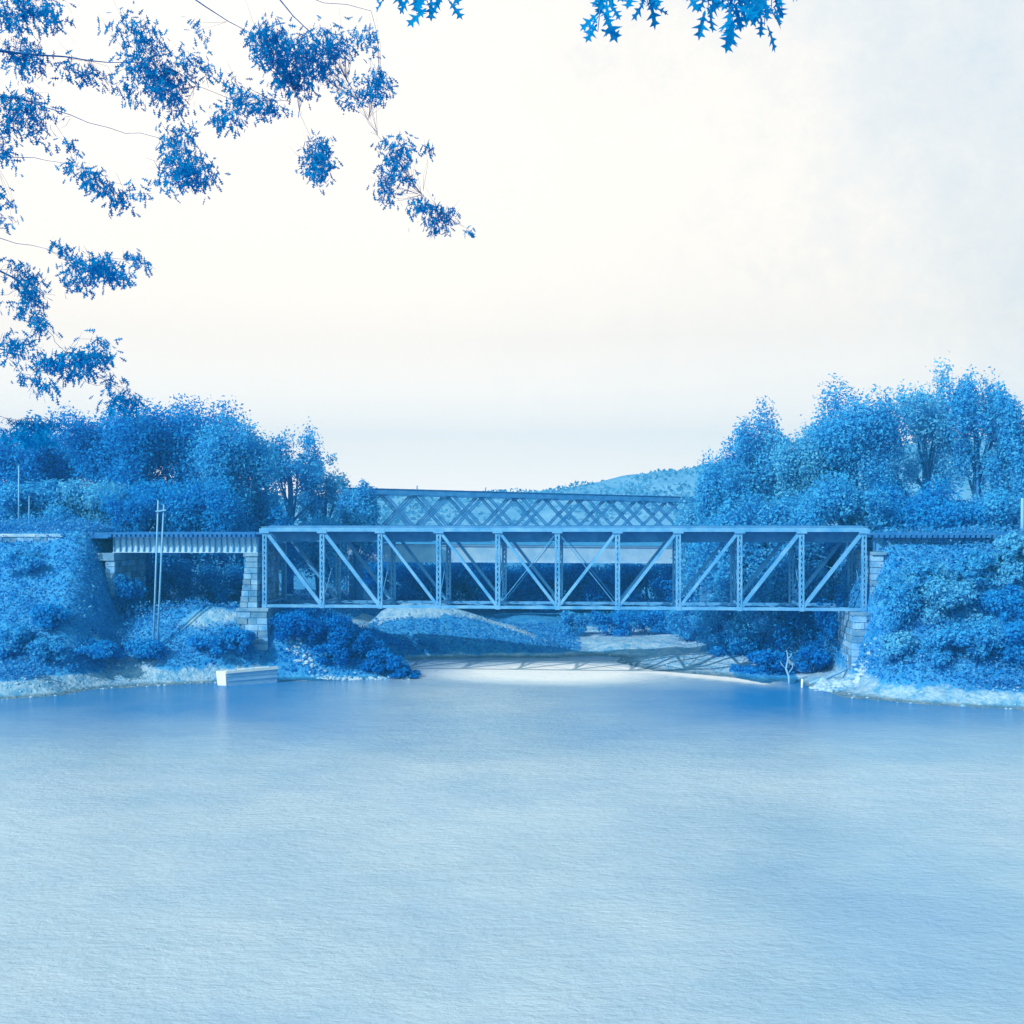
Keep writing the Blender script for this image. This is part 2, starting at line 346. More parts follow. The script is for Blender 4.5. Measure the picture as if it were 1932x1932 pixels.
def limb(mb, a, b, r0, r1, sag=.0, n=5, k=6, rng=random):
    a = Vector(a); b = Vector(b); pts = []; rr = []
    L = (b-a).length; j = Vector((rng.uniform(-1,1), rng.uniform(-1,1), rng.uniform(-.5,1)))*L*.07
    for i in range(n+1):
        t = i/n; pts.append(a.lerp(b, t)+j*math.sin(math.pi*t)+Vector((0,0,-sag*L*math.sin(math.pi*t)))); rr.append(r0+(r1-r0)*t)
    mb.tube(pts, rr, k)
def tree(px, top, wpx, Y, mat, label, n=5200, name='tree', cat='tree', group='trees beyond the railway line', lobes=24, low=.26, loose=.12, size=.19, trunk='bark', base=None):
    rng = np.random.default_rng(int(px*7+top*13+Y)); x = GX(px, Y); zb = gz(x, Y) if base is None else base; zt = GZ(top, Y)
    h = zt-zb; rx = wpx/F*Y*1.42; zl = zb+h*low; rz = (zt-zl)/2
    t = thing(name, (x, Y, zb-.1), label, cat, group)
    C, N, L = crown_points((x, Y, zl+rz), (rx, rx*rng.uniform(.8,.95), rz*1.04), int(n*4.2*(.62 if loose > .2 else 1)), rng, lobes+(16 if loose > .2 else 8), loose, (.14,.28) if loose > .2 else (.22,.42))
    np_mesh('crown', leaves(C, N, size, rng), 4, M[mat], t)
    tb = MB(); rb = .035*h*.55+.08; fork = Vector((x+rng.uniform(-.3,.3), Y, zb+h*.42))
    tb.tube([(x,Y,zb-.4),(x+.05,Y,zb+h*.12),tuple(fork),(x+rng.uniform(-.5,.5),Y,zb+h*.8)], [rb*1.35, rb, rb*.75, rb*.2], 8)
    rr = random.Random(int(px+Y))
    for q in L[:8]: limb(tb, (fork.x, fork.y, zb+h*rr.uniform(.25,.5)), q, rb*.4, rb*.1, 0, 4, 5, rr)
    tb.build('trunk', M[trunk], t, smooth=True); return t
def ground_at(px, py, y0=75.0, y1=136.0):
    ys_ = np.arange(y0, y1, .2); X = (px-CX)/F*ys_; Z = ground(X, ys_); pr = HOR+(EYE-Z)/ys_*F
    k = np.nonzero((pr <= py) & (Z > .02))[0]; return float(ys_[k[0]]) if len(k) else 100.0
def bush(px, top, wpx, base, mat, label, n=2600, group='bushes on the river banks', size=.15, y0=75.0):
    rng = np.random.default_rng(int(px*5+top*3+base*2))
    if px > 1680: j = rng.uniform(-16, 16); base += j; top += j*.7+rng.uniform(-14, 14); px += rng.uniform(-8, 8)
    Y = ground_at(px, base, y0); x = GX(px, Y); zb = gz(x, Y)
    h = max((base-top)/F*Y, .8); rx = wpx/F*Y*1.1
    t = thing('bush', (x, Y, zb-.05), label, 'bush', group)
    C, N, L = crown_points((x, Y+.3, zb+h*.42), (rx*1.1, min(rx*.95, 2.4), h*.66), int(n*1.7), rng, 24, .15, (.16,.44))
    np_mesh('foliage', leaves(C, N, size, rng), 4, M[mat], t)
    tb = MB(); rr = random.Random(int(px))
    for q in L[:5]: limb(tb, (x+rr.uniform(-.15,.15), Y+rr.uniform(-.1,.1), zb-.2), q, .06, .02, 0, 3, 5, rr)
    tb.build('stem', M['bark'], t, smooth=True); return t

# trees: left wood
tree(22, 796, 66, 122, 'leaf_dark', 'broad dark tree at the left edge, crown under the lowest overhanging twigs')
tree(112, 792, 52, 128, 'leaf_mid', 'mid-toned tree in the notch just right of the dark left-edge tree', n=4200)
tree(205, 756, 80, 121, 'leaf_dark', 'large round dark tree directly under the overhanging spray of leaves', n=6500)
tree(345, 738, 92, 124, 'leaf_dark', 'tallest dark tree of the left wood, domed above the girder span', n=7500, lobes=30)
tree(452, 786, 62, 116, 'leaf_mid', 'rounded tree right of the tallest left tree, speckled with light', n=4600)
tree(545, 792, 66, 130, 'leaf_mid', 'open-crowned tree with sky showing through, above the left end of the truss', n=3300, loose=.28, lobes=20)
tree(612, 842, 44, 134, 'leaf_light', 'small pale tree at the right shoulder of the left wood', n=2600, loose=.25)
tree(674, 906, 36, 126, 'leaf_mid', 'low tree where the left wood meets the lattice bridge', n=2600)
tree(75, 905, 66, 111, 'leaf_mid', 'low bushy tree behind the left embankment, beside two slim poles', n=4000, low=.05)
tree(175, 900, 66, 112, 'leaf_light', 'low light-leaved tree behind the dark deck end at left', n=3600, low=.05)
tree(275, 892, 62, 114, 'leaf_dark', 'low dark tree behind the twin telegraph poles', n=4200, low=.05)
tree(395, 905, 66, 110, 'leaf_dark', 'low dark tree behind the middle of the girder span', n=4600, low=.05)
tree(490, 925, 58, 118, 'leaf_dark', 'low dark tree behind the left end post of the truss', n=3800, low=.03)
tree(600, 962, 52, 124, 'leaf_mid', 'low tree seen over the second panel of the truss', n=3200, low=.03)
# right wood
tree(1312, 915, 36, 126, 'leaf_light', 'small tree touching the right end of the lattice bridge', n=2200, low=.03)
tree(1352, 816, 52, 119, 'leaf_mid', 'leftmost tall tree of the right wood, in front of the hill', n=4600, low=.03)
tree(1430, 778, 56, 121, 'leaf_mid', 'twin-topped tree left of the notch in the right wood', n=4800)
tree(1508, 776, 54, 119, 'leaf_light', 'pale rounded tree in the middle of the right wood', n=4600)
tree(1618, 728, 76, 118, 'leaf_mid', 'wide domed tree just left of the tallest right-hand tree', n=7000, lobes=28)
tree(1748, 672, 62, 121, 'leaf_light', 'tall loose tree with bright gaps, left of the two highest crowns', n=4300, loose=.3, lobes=24)
tree(1842, 660, 62, 119, 'leaf_mid', 'highest tree in the photo, ragged crown near the right edge', n=4800, loose=.25, lobes=26)
tree(1938, 730, 52, 116, 'leaf_mid', 'tree cut by the right edge, lower than its ragged neighbour', n=4200)
tree(1400, 930, 62, 107, 'leaf_mid', 'low tree behind the eighth and ninth panels of the truss', n=4600, low=.02)
tree(1492, 915, 62, 105, 'leaf_mid', 'low tree behind the last truss panel but one', n=4600, low=.02)
tree(1592, 905, 70, 107, 'leaf_mid', 'low full tree above the right end of the truss', n=5200, low=.02)
tree(1705, 900, 74, 109, 'leaf_dark', 'dark lower tree behind the right-hand approach span', n=5200, low=.02)
tree(1810, 935, 66, 107, 'leaf_dark', 'dark low tree under the gap of bright sky at right', n=4400, low=.02)
tree(1905, 920, 60, 105, 'leaf_mid', 'low tree at the right edge behind the approach span', n=4200, low=.02)
tree(300, 1022, 46, 126, 'leaf_dark', 'dark tree far back under the girder span, seen between the twin poles', n=3000, low=-.1)
tree(1556, 1012, 40, 113, 'leaf_dark', 'dark low tree seen through the last panel of the truss', n=3000, low=-.1)
tree(1912, 1000, 34, 89.5, 'leaf_light', 'pale sapling at the right edge growing up across the approach span', n=1500, low=.2, loose=.25)
tree(1742, 1052, 26, 89, 'leaf_mid', 'slender sapling on the right embankment below the approach span', n=1100, low=.2, loose=.25)
tree(1842, 1034, 28, 89, 'leaf_mid', 'sapling on the right embankment whose top crosses the approach span', n=1200, low=.2, loose=.25)
# wood seen under the lattice bridge
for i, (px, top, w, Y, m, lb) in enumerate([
    (730, 1048, 46, 150, 'leaf_shade_tint', 'dark thicket under the left end of the lattice bridge'),
    (800, 1046, 46, 146, 'leaf_shade_tint', 'dark thicket seen in the third panel of the truss'),
    (880, 1050, 48, 148, 'leaf_shade_tint', 'dark thicket seen in the fourth panel of the truss'),
    (965, 1048, 48, 145, 'leaf_shade_tint', 'dark thicket seen in the fifth panel of the truss'),
    (1050, 1050, 48, 148, 'leaf_shade_tint', 'dark thicket behind the centre post of the truss'),
    (1135, 1048, 48, 145, 'leaf_shade_tint', 'dark thicket seen in the sixth panel of the truss'),
    (1220, 1050, 46, 147, 'leaf_shade_tint', 'dark thicket seen in the seventh panel of the truss'),
    (1290, 1046, 46, 142, 'leaf_shade_tint', 'dark thicket under the right end of the lattice bridge')]):
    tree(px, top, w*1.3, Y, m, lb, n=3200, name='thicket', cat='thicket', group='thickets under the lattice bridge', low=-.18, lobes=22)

# bushes
B = [
 (235,1052,44,1150,'leaf_dark','dark bush in the shade under the left end of the girder span',106),
 (320,1062,48,1150,'leaf_dark','dark bush under the middle of the girder span behind the twin poles',108),
 (405,1060,48,1150,'leaf_dark','dark bush under the right half of the girder span',108),
 (462,1078,30,1140,'leaf_mid','lighter bush just left of the tall stone pier',102),
 (35,1040,40,1082,'leaf_mid','bush high on the left embankment under the wall top'),
 (222,1095,36,1160,'leaf_dark','dark bush at the foot of the girder span slope'),
 (85,1142,38,1188,'leaf_dark','dark round bush low on the left embankment'),
 (20,1180,40,1240,'leaf_mid','low bush above the left gravel beach at the edge'),
 (95,1205,40,1252,'leaf_mid','low bush above the left gravel beach, right of the one at the edge'),
 (175,1216,44,1252,'leaf_dark','dark bush above the middle of the left gravel beach'),
 (265,1212,42,1250,'leaf_dark','dark bush below the path on the left bank'),
 (400,1204,40,1246,'leaf_dark','dark bush above the white scow'),
 (446,1190,28,1238,'leaf_dark','dark bush at the left foot of the tall stone pier'),
 (556,1152,46,1215,'leaf_shade_tint','dark bush under the first panel of the truss',96.5),
 (620,1158,44,1225,'leaf_shade_tint','dark bush under the second panel of the truss',97),
 (668,1188,36,1240,'leaf_shade_tint','dark bush at the edge of the shaded bank under the third panel',96.5),
 (722,1226,34,1268,'leaf_shade_tint','low dark bush on the point of shaded bank',95.5),
 (765,1258,26,1280,'leaf_shade_tint','lowest dark bush at the tip of the point'),
 (625,1205,36,1255,'leaf_shade_tint','low dark bush behind the line of pale rubble'),
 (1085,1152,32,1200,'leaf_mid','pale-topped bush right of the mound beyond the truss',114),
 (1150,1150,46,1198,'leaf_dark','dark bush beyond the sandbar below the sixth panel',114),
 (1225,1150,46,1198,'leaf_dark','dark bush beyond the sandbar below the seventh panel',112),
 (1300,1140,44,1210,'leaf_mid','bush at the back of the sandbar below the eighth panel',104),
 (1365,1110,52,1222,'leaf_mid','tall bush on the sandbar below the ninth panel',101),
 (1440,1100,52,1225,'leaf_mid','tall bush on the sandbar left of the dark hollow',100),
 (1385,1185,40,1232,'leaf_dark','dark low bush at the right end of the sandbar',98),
 (1510,1110,50,1225,'leaf_shade_tint','dark bush filling the hollow left of the right pier',98),
 (1572,1120,40,1230,'leaf_shade_tint','dark bush in the hollow against the right pier',98),
 (1452,1225,38,1272,'leaf_shade_tint','dark bush hanging over the water below the hollow',92),
 (1530,1215,40,1270,'leaf_shade_tint','dark bush behind the white stake and the snag',92),
 (1688,1068,38,1120,'leaf_mid','bush on the right embankment under the approach span, next to the truss end'),
 (1760,1056,48,1122,'leaf_light','pale bush on the right embankment under the middle of the approach span'),
 (1842,1080,40,1126,'leaf_mid','bush on the right embankment below the approach span'),
 (1920,1052,48,1118,'leaf_light','pale bush at the right edge below the approach span'),
 (1715,1100,50,1190,'leaf_mid','round bush halfway up the right embankment, beyond the pier'),
 (1795,1098,60,1186,'leaf_light','pale round bush in the middle of the right embankment'),
 (1898,1118,44,1192,'leaf_dark','dark round bush halfway up the right embankment at the edge'),
 (1700,1188,36,1246,'leaf_light','pale low bush right of the stone pier foot'),
 (1775,1196,38,1252,'leaf_mid','low bush above the middle of the right beach'),
 (1848,1180,56,1262,'leaf_mid','low bush above the right beach near the edge'),
 (1930,1175,46,1265,'leaf_dark','dark low bush above the right beach at the edge'),
]
for b in B: bush(*b[:6], **({'y0': b[6]} if len(b) > 6 else {}))

# undergrowth and grass: nobody could count it
def scatter(n, x0, x1, y0, y1, rng, cond):
    X = rng.uniform(x0, x1, n); Y = rng.uniform(y0, y1, n); Z = ground(X, Y); k = cond(X, Y, Z); return X[k], Y[k], Z[k]
def cover(name, label, n, box, hmax, size, mat, cond, seed):
    rng = np.random.default_rng(seed); X, Y, Z = scatter(n, *box, rng, cond)
    C = np.stack([X, Y, Z+rng.random(len(X))**1.5*hmax*(1+.6*vnoise(X, Y, 1.3))], -1); N = np.tile([0, -.3, .8], (len(X), 1))
    o = np_mesh(name, leaves(C, N, size, rng), 4, M[mat]); tag(o, label, 'undergrowth', None, 'stuff')
veg = lambda X, Y, Z: (gravel(X, Y, Z) < .4) & (Z > .25)
cover('undergrowth', 'rough undergrowth covering the left embankment and bank', 60000, (-60,-20,84,112), .8, .14, 'grass', veg, 3)
cover('undergrowth', 'rough undergrowth covering the right embankment', 50000, (24,56,80,106), .9, .15, 'grass', veg, 4)
cover('grass', 'rough grass on the mound and far bank beyond the truss', 42000, (-24,30,104,134), .45, .14, 'grass', veg, 5)
cover('undergrowth', 'dark undergrowth filling the hollow left of the right pier', 5000, (18,24,90,104), .9, .16, 'leaf_shade_tint', veg, 8)
cover('undergrowth', 'dark undergrowth on the shaded bank under the truss', 9000, (-20,-7,95,112), .7, .16, 'leaf_shade_tint', veg, 6)
rng = np.random.default_rng(9)
hX = rng.uniform(-420, 420, 26000); hY = rng.uniform(400, 540, 26000); t_ = hill_top(hX, 520.0)
hZ = 3+(t_-3)*np.interp(hY, hy, hk)+rng.uniform(-1.2, 1.3, 26000)+vnoise(hX, hY, 4)*.9
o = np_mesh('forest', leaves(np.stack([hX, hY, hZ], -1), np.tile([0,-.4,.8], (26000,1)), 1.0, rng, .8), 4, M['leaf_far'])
tag(o, 'far-off wood covering the hill beyond the bridges', 'forest', None, 'stuff')

# ------------------------------------------------------------------ bridge frame: u along the line, v away from the camera
A0 = Vector((-20.94, 97.5, 0)); B0 = Vector((28.46, 93.0, 0)); U = (B0-A0).normalized(); VV = Vector((-U.y, U.x, 0)); SPAN = (B0-A0).length
RZ = math.atan2(U.y, U.x)
def Q(u, v, z): return A0+U*u+VV*v+Vector((0, 0, z))
NP = 10; PL = SPAN/NP; ZT = 12.40; ZB = 5.94; WID = 5.6
bridge = thing('truss_bridge', Q(0, 0, ZB), 'long pale deck truss railway bridge on stone piers, with ten diagonal-braced panels', 'bridge')
def laced(mb, a, b, w, d, up, pitch=.42):
    """two channels tied by zigzag lacing; w = width seen in elevation, d = depth across"""
    a = Vector(a); b = Vector(b); t = (b-a).normalized(); s = t.cross(VV).normalized()
    fl = w*.34
    for k in (-1, 1): mb.bar(a+s*k*(w-fl)/2, b+s*k*(w-fl)/2, d, fl, s)
    L = (b-a).length; n = int(L/pitch)
    for side in (-1, 1):
        for i in range(n):
            p = a+t*(L*i/n)+s*(w*.3)*(1 if i % 2 else -1)+VV*side*(d/2+.008); q = a+t*(L*(i+1)/n)+s*(w*.3)*(-1 if i % 2 else 1)+VV*side*(d/2+.008)
            mb.bar(p, q, .012, .085, s)
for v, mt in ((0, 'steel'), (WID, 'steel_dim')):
    m = MB(); m.bar(Q(-.25, v, ZT), Q(SPAN+.25, v, ZT), .50, .36); m.bar(Q(-.3, v, ZT+.245), Q(SPAN+.3, v, ZT+.245), .62, .03)
    for k in range(NP+1): m.bar(Q(k*PL-.42, v, ZT-.12), Q(k*PL+.42, v, ZT-.12), .54, .38)
    m.build('top_chord', M[mt], bridge)
    m = MB()
    for s in (-1, 1): m.bar(Q(0, v+s*.17, ZB), Q(SPAN, v+s*.17, ZB), .06, .24)
    for k in range(NP+1): m.bar(Q(k*PL-.2, v, ZB), Q(k*PL+.2, v, ZB), .46, .34)
    m.build('bottom_chord', M[mt], bridge)
    for k in range(NP+1):
        m = MB(); e = k in (0, NP)
        laced(m, Q(k*PL, v, ZB+.12), Q(k*PL, v, ZT-.23), .41 if not e else .38, .34, None)
        m.build('post', M[mt], bridge)
    for k in range(NP):
        m = MB()
        a, b = ((k*PL+.15, ZT-.24), ((k+1)*PL-.12, ZB+.14)) if k < 5 else ((k*PL+.12, ZB+.14), ((k+1)*PL-.15, ZT-.24))
        w = .30 if k in (0, 1, 8, 9) else .24
        for s in (-1, 1): m.bar(Q(a[0], v+s*.10, a[1]), Q(b[0], v+s*.10, b[1]), .05, w, VV.cross(U))
        for i in range(7):
            t = (i+.5)/7; m.bar(Q(a[0]+(b[0]-a[0])*t-.1, v, a[1]+(b[1]-a[1])*t), Q(a[0]+(b[0]-a[0])*t+.1, v, a[1]+(b[1]-a[1])*t), .24, .12)
        m.build('diagonal', M[mt], bridge)
    for k in (4, 5):
        m = MB(); a, b = ((k*PL+.1, ZB+.2), ((k+1)*PL-.1, ZT-.3)) if k == 4 else ((k*PL+.1, ZT-.3), ((k+1)*PL-.1, ZB+.2))
        m.bar(Q(a[0], v+.02, a[1]), Q(b[0], v+.02, b[1]), .05, .06); m.build('counter_rod', M['steel_dim'], bridge)
for k in range(NP+1):                                         # cross frames between the two trusses
    m = MB(); u = k*PL+.03
    m.bar(Q(u, .28, ZT-1.25), Q(u, WID-.28, ZT-1.25), .12, .16); m.bar(Q(u, .28, ZT-.3), Q(u, WID-.28, ZT-1.15), .06, .09); m.bar(Q(u+.07, .28, ZT-1.15), Q(u+.07, WID-.28, ZT-.3), .06, .09)
    m.bar(Q(u, .2, ZB+.5), Q(u, WID-.2, ZT-1.4), .05, .07); m.bar(Q(u+.06, .2, ZT-1.4), Q(u+.06, WID-.2, ZB+.5), .05, .07)
    m.bar(Q(u, .2, ZB+.28), Q(u, WID-.2, ZB+.28), .12, .2)
    m.build('cross_frame', M['steel_dim'], bridge)
for k in range(NP):
    for z in (ZB-.02, ZT-1.05):
        for va, vb, dz in ((.22, WID-.22, 0), (WID-.22, .22, .06)):
            m = MB(); m.bar(Q(k*PL+.2, va, z+dz), Q((k+1)*PL-.2, vb, z+dz), .1, .05); m.build('lateral_brace', M['steel_dim'], bridge)
for v in (1.75, WID-1.75):
    m = MB(); m.bar(Q(0, v, ZT-.56), Q(SPAN, v, ZT-.56), .3, 1.0); m.build('stringer', M['iron'], bridge)
def ties(name, parent, u0, u1, v0, v1, zt):
    m = MB(); u = u0+.15
    while u < u1-.1: m.bar(Q(u, v0, zt-.11), Q(u, v1, zt-.11), .24, .22); u += .42
    m.build(name, M['timber'], parent)
    for v in (WID/2-.72, WID/2+.72):
        m = MB(); m.bar(Q(u0, v, zt+.02), Q(u1, v, zt+.02), .14, .04); m.bar(Q(u0, v, zt+.08), Q(u1, v, zt+.08), .03, .08); m.bar(Q(u0, v, zt+.14), Q(u1, v, zt+.14), .07, .04); m.build('rail', M['iron'], parent)
ties('deck', bridge, -.3, SPAN+.3, .34, WID-.34, ZT+.19)

# ------------------------------------------------------------------ plate girder spans
def girder_span(u0, u1, ztop, depth, mat, label, nst, deckv=(-.5, WID+.5)):
    t = thing('girder_bridge', Q((u0+u1)/2, WID/2, ztop-depth), label, 'bridge')
    for v in (.6, WID-.6):
        m = MB(); m.bar(Q(u0, v, ztop-depth/2), Q(u1, v, ztop-depth/2), .03, depth)
        m.bar(Q(u0, v, ztop-.02), Q(u1, v, ztop-.02), .36, .05); m.bar(Q(u0, v, ztop-depth+.02), Q(u1, v, ztop-depth+.02), .36, .05)
        m.bar(Q(u0, v, ztop-.1), Q(u1, v, ztop-.1), .1, .12); m.bar(Q(u0, v, ztop-depth+.1), Q(u1, v, ztop-depth+.1), .1, .12)
        g = m.build('girder', M[mat], t)
        for i in range(nst+1):
            u = u0+.1+(u1-u0-.2)*i/nst
            for s in (-1, 1):
                m = MB(); m.bar(Q(u, v+s*.095, ztop-depth+.06), Q(u, v+s*.095, ztop-.06), .14, .10, U); x = m.build('stiffener', M['steel_dim' if mat == 'girder' else 'iron'], t)
                x.parent = g; x.matrix_parent_inverse = Matrix()
    n = int((u1-u0)/4)
    for i in range(n+1):
        m = MB(); u = u0+.3+(u1-u0-.6)*i/n; m.bar(Q(u, .8, ztop-depth*.5), Q(u, WID-.8, ztop-depth*.5), .12, depth*.6); m.build('cross_frame', M['iron'], t)
    m = MB(); u = u0+.1
    while u < u1: m.bar(Q(u, -.35, ztop+.115), Q(u, WID+.35, ztop+.115), .24, .22); u += .42
    m.bar(Q(u0, -.2, ztop+.32), Q(u1, -.2, ztop+.32), .2, .18); m.bar(Q(u0, WID+.2, ztop+.32), Q(u1, WID+.2, ztop+.32), .2, .18)
    m.build('deck', M['timber'], t)
    for v in (WID/2-.72, WID/2+.72):
        m = MB(); m.bar(Q(u0, v, ztop+.25), Q(u1, v, ztop+.25), .14, .04); m.bar(Q(u0, v, ztop+.31), Q(u1, v, ztop+.31), .03, .08); m.bar(Q(u0, v, ztop+.37), Q(u1, v, ztop+.37), .07, .04); m.build('rail', M['iron'], t)
    return t
girder_span(-13.6, -.75, 11.75, 1.35, 'girder', 'short pale plate girder railway span with rows of stiffeners, left of the tall stone pier', 24)
girder_span(SPAN+.8, SPAN+24, 11.75, 1.1, 'steel_dim', 'dim plate girder approach span half hidden by trees, right of the truss', 30)

# ------------------------------------------------------------------ masonry
def masonry(name, parent, fu, fv, z0, z1, course=.55, blk=1.05, seed=1, mat='stone'):
    """stone courses; fu(z) and fv(z) give the (min,max) of the body in u and v"""
    r = random.Random(seed); m = MB(); z = z0; row = 0
    n = max(1, round((z1-z0)/course)); h = (z1-z0)/n
    for i in range(n):
        za = z0+i*h+.022; zb = z0+(i+1)*h-.022; u0, u1 = fu((za+zb)/2); v0, v1 = fv((za+zb)/2); th = .35
        def run(a0, a1, fixed, axis, sgn):
            L = a1-a0; k = max(1, round(L/blk)); cuts = [a0+L*j/k+(r.uniform(-.18,.18)*blk if 0 < j < k else 0) for j in range(k+1)]
            for c0, c1 in zip(cuts, cuts[1:]):
                o = r.uniform(0, .09)*sgn; f0, f1 = fixed+o, fixed-sgn*th
                if axis == 'u': p = [(c0+.02, f0), (c1-.02, f0), (c1-.02, f1), (c0+.02, f1)]
                else: p = [(f0, c0+.012), (f0, c1-.012), (f1, c1-.012), (f1, c0+.012)]
                m.hexa([Q(a, b, za) for a, b in p]+[Q(a, b, zb) for a, b in p])
        run(u0, u1, v0, 'u', -1); run(u0, u1, v1, 'u', 1); run(v0+th+.02, v1-th-.02, u0, 'v', -1); run(v0+th+.02, v1-th-.02, u1, 'v', 1)
    o = m.build(name, M[mat], parent, bevel=.02)
    c = MB(); ua, ub = fu(z0); va, vb = fv(z0); uc, ud = fu(z1); vc, vd = fv(z1); e = .05
    c.hexa([Q(ua+e,va+e,z0),Q(ub-e,va+e,z0),Q(ub-e,vb-e,z0),Q(ua+e,vb-e,z0),Q(uc+e,vc+e,z1-.02),Q(ud-e,vc+e,z1-.02),Q(ud-e,vd-e,z1-.02),Q(uc+e,vd-e,z1-.02)])
    c.build('core', M['mortar'], o)
    return o
def slab(name, parent, u0, u1, v0, v1, z0, z1, mat='stone'):
    m = MB(); m.hexa([Q(u0,v0,z0),Q(u1,v0,z0),Q(u1,v1,z0),Q(u0,v1,z0),Q(u0,v0,z1),Q(u1,v0,z1),Q(u1,v1,z1),Q(u0,v1,z1)]); return m.build(name, M[mat], parent, bevel=.03)
p1 = thing('stone_pier', Q(-.9, WID/2, 0), 'tall stepped stone pier carrying the left end of the truss and the girder span', 'bridge pier')
masonry('base', p1, lambda z: (-2.05-.06*(6-z), .45+.05*(6-z)), lambda z: (-.9-.06*(6-z), WID+.9), -1.5, 5.50, seed=2)
slab('bearing_stone', p1, -2.2, .6, -1.05, WID+1.05, 5.50, 5.78)
masonry('shaft', p1, lambda z: (-1.55-.12*(10.1-z), -.52), lambda z: (-.3-.04*(10-z), WID+.3), 5.78, 10.12, .5, .8, seed=3)
slab('cap', p1, -1.75, -.45, -.5, WID+.5, 10.12, 10.38)
p2 = thing('stone_pier', Q(SPAN+.6, WID/2, 0), 'lower stone pier under the right end of the truss, overgrown at its right side', 'bridge pier')
masonry('base', p2, lambda z: (SPAN-1.0-.05*(6-z), SPAN+1.75+.04*(6-z)), lambda z: (-.9-.06*(6-z), WID+.9), -.5, 5.50, seed=5)
slab('bearing_stone', p2, SPAN-1.15, SPAN+1.9, -1.05, WID+1.05, 5.50, 5.78)
masonry('shaft', p2, lambda z: (SPAN+.52, SPAN+1.5), lambda z: (-.3-.04*(10-z), WID+.3), 5.78, 10.36, .5, .8, seed=6)
slab('cap', p2, SPAN+.5, SPAN+1.7, -.5, WID+.5, 10.36, 10.62)
ab = thing('stone_abutment', Q(-14, WID/2, 7), 'small stone abutment with projecting corbel under the left end of the girder span', 'abutment')
slab('corbel', ab, -14.9, -13.0, -.6, WID+.6, 9.72, 10.38)
masonry('column', ab, lambda z: (-13.85, -13.0), lambda z: (-.4, WID+.4), 6.6, 9.72, .55, .9, seed=8)
masonry('back_wall', ab, lambda z: (-17.4, -16.9), lambda z: (-.4, WID+.4), 7.5, 11.3, .55, .9, seed=9, mat='mortar')
slab('deck_end', ab, -17.4, -13.62, -.35, WID+.35, 11.62, 12.12, 'timber')
rw = thing('retaining_wall', Q(-20, -.4, 10.8), 'low pale stone wall along the top of the left embankment, ending at the dark deck end', 'wall')
masonry('wall', rw, lambda z: (-40, -17.45), lambda z: (-1.0, -.1), 10.6, 11.75, .55, 1.3, seed=10)
slab('coping', rw, -40, -17.3, -1.12, 0, 11.75, 12.02, 'rock')

# ------------------------------------------------------------------ lattice bridge behind
lat = thing('lattice_bridge', P(990, 1060, 131), 'dark lattice truss road bridge standing behind and above the long pale truss', 'bridge')
LA = Vector((GX(655, 130), 130, 0)); LB = Vector((GX(1345, 138.5), 138.5, 0)); LU = (LB-LA).normalized(); LV = Vector((-LU.y, LU.x, 0)); LL = (LB-LA).length
def lz(u, top=True):
    a = GZ(926, 130.0) if top else GZ(1000, 130.0); b = GZ(944, 138.5) if top else GZ(1004, 138.5); return a+(b-a)*u/LL
def LQ(u, v, z): return LA+LU*u+LV*v+Vector((0, 0, z))
NL = 11; lp = LL/NL
for v in (0, 5.2):
    m = MB(); m.bar(LQ(0, v, lz(0)), LQ(LL, v, lz(LL)), .5, .62); m.bar(LQ(0, v, lz(0)+.34), LQ(LL, v, lz(LL)+.34), .7, .06); m.build('top_chord', M['iron'], lat)
    m = MB(); m.bar(LQ(0, v, lz(0, False)), LQ(LL, v, lz(LL, False)), .4, .4); m.build('bottom_chord', M['iron'], lat)
    for k in range(NL):
        for s, (za, zb) in ((-.1, (True, False)), (.1, (False, True))):
            m = MB(); a = LQ(k*lp, v+s, lz(k*lp, za)); b = LQ((k+1)*lp, v+s, lz((k+1)*lp, zb))
            for o in (-.15, .15): m.bar(a+LU*o, b+LU*o, .06, .17)
            m.build('lattice_bar', M['iron'], lat)
    for k in (0, NL):
        m = MB(); m.bar(LQ(k*lp, v, lz(k*lp, False)), LQ(k*lp, v, lz(k*lp)), .4, .4); m.build('end_post', M['iron'], lat)
for k in range(0, NL+1):
    m = MB(); m.bar(LQ(k*lp, .25, lz(k*lp)), LQ(k*lp, 4.95, lz(k*lp)), .16, .22); m.build('top_strut', M['iron'], lat)
    m = MB(); m.bar(LQ(k*lp, 0, lz(k*lp)+.37), LQ(k*lp, 0, lz(k*lp)+.8), .12, .12); m.build('finial', M['iron'], lat) if k % 2 == 0 else None
m = MB(); m.bar(LQ(0, 2.6, lz(0, False)-.45), LQ(LL, 2.6, lz(LL, False)-.45), 5.6, .3); m.build('deck', M['timber'], lat)
for v in (-.2, 5.4):
    m = MB(); z0, z1 = GZ(1043.5, 130), GZ(1048, 138.5); m.bar(LQ(0, v, z0), LQ(LL, v, z1), .12, 1.85); m.bar(LQ(0, v, z0+.95), LQ(LL, v, z1+.95), .4, .06); m.bar(LQ(0, v, z0-.95), LQ(LL, v, z1-.95), .4, .06)
    m.build('fascia_girder', M['girder'], lat)
for u in (1.0, LL-1.0):
    m = MB(); m.box(LQ(u, 2.6, 4.8), (1.6, 6.5, 9.5), math.atan2(LU.y, LU.x)); m.build('pier', M['mortar'], lat, bevel=.1)

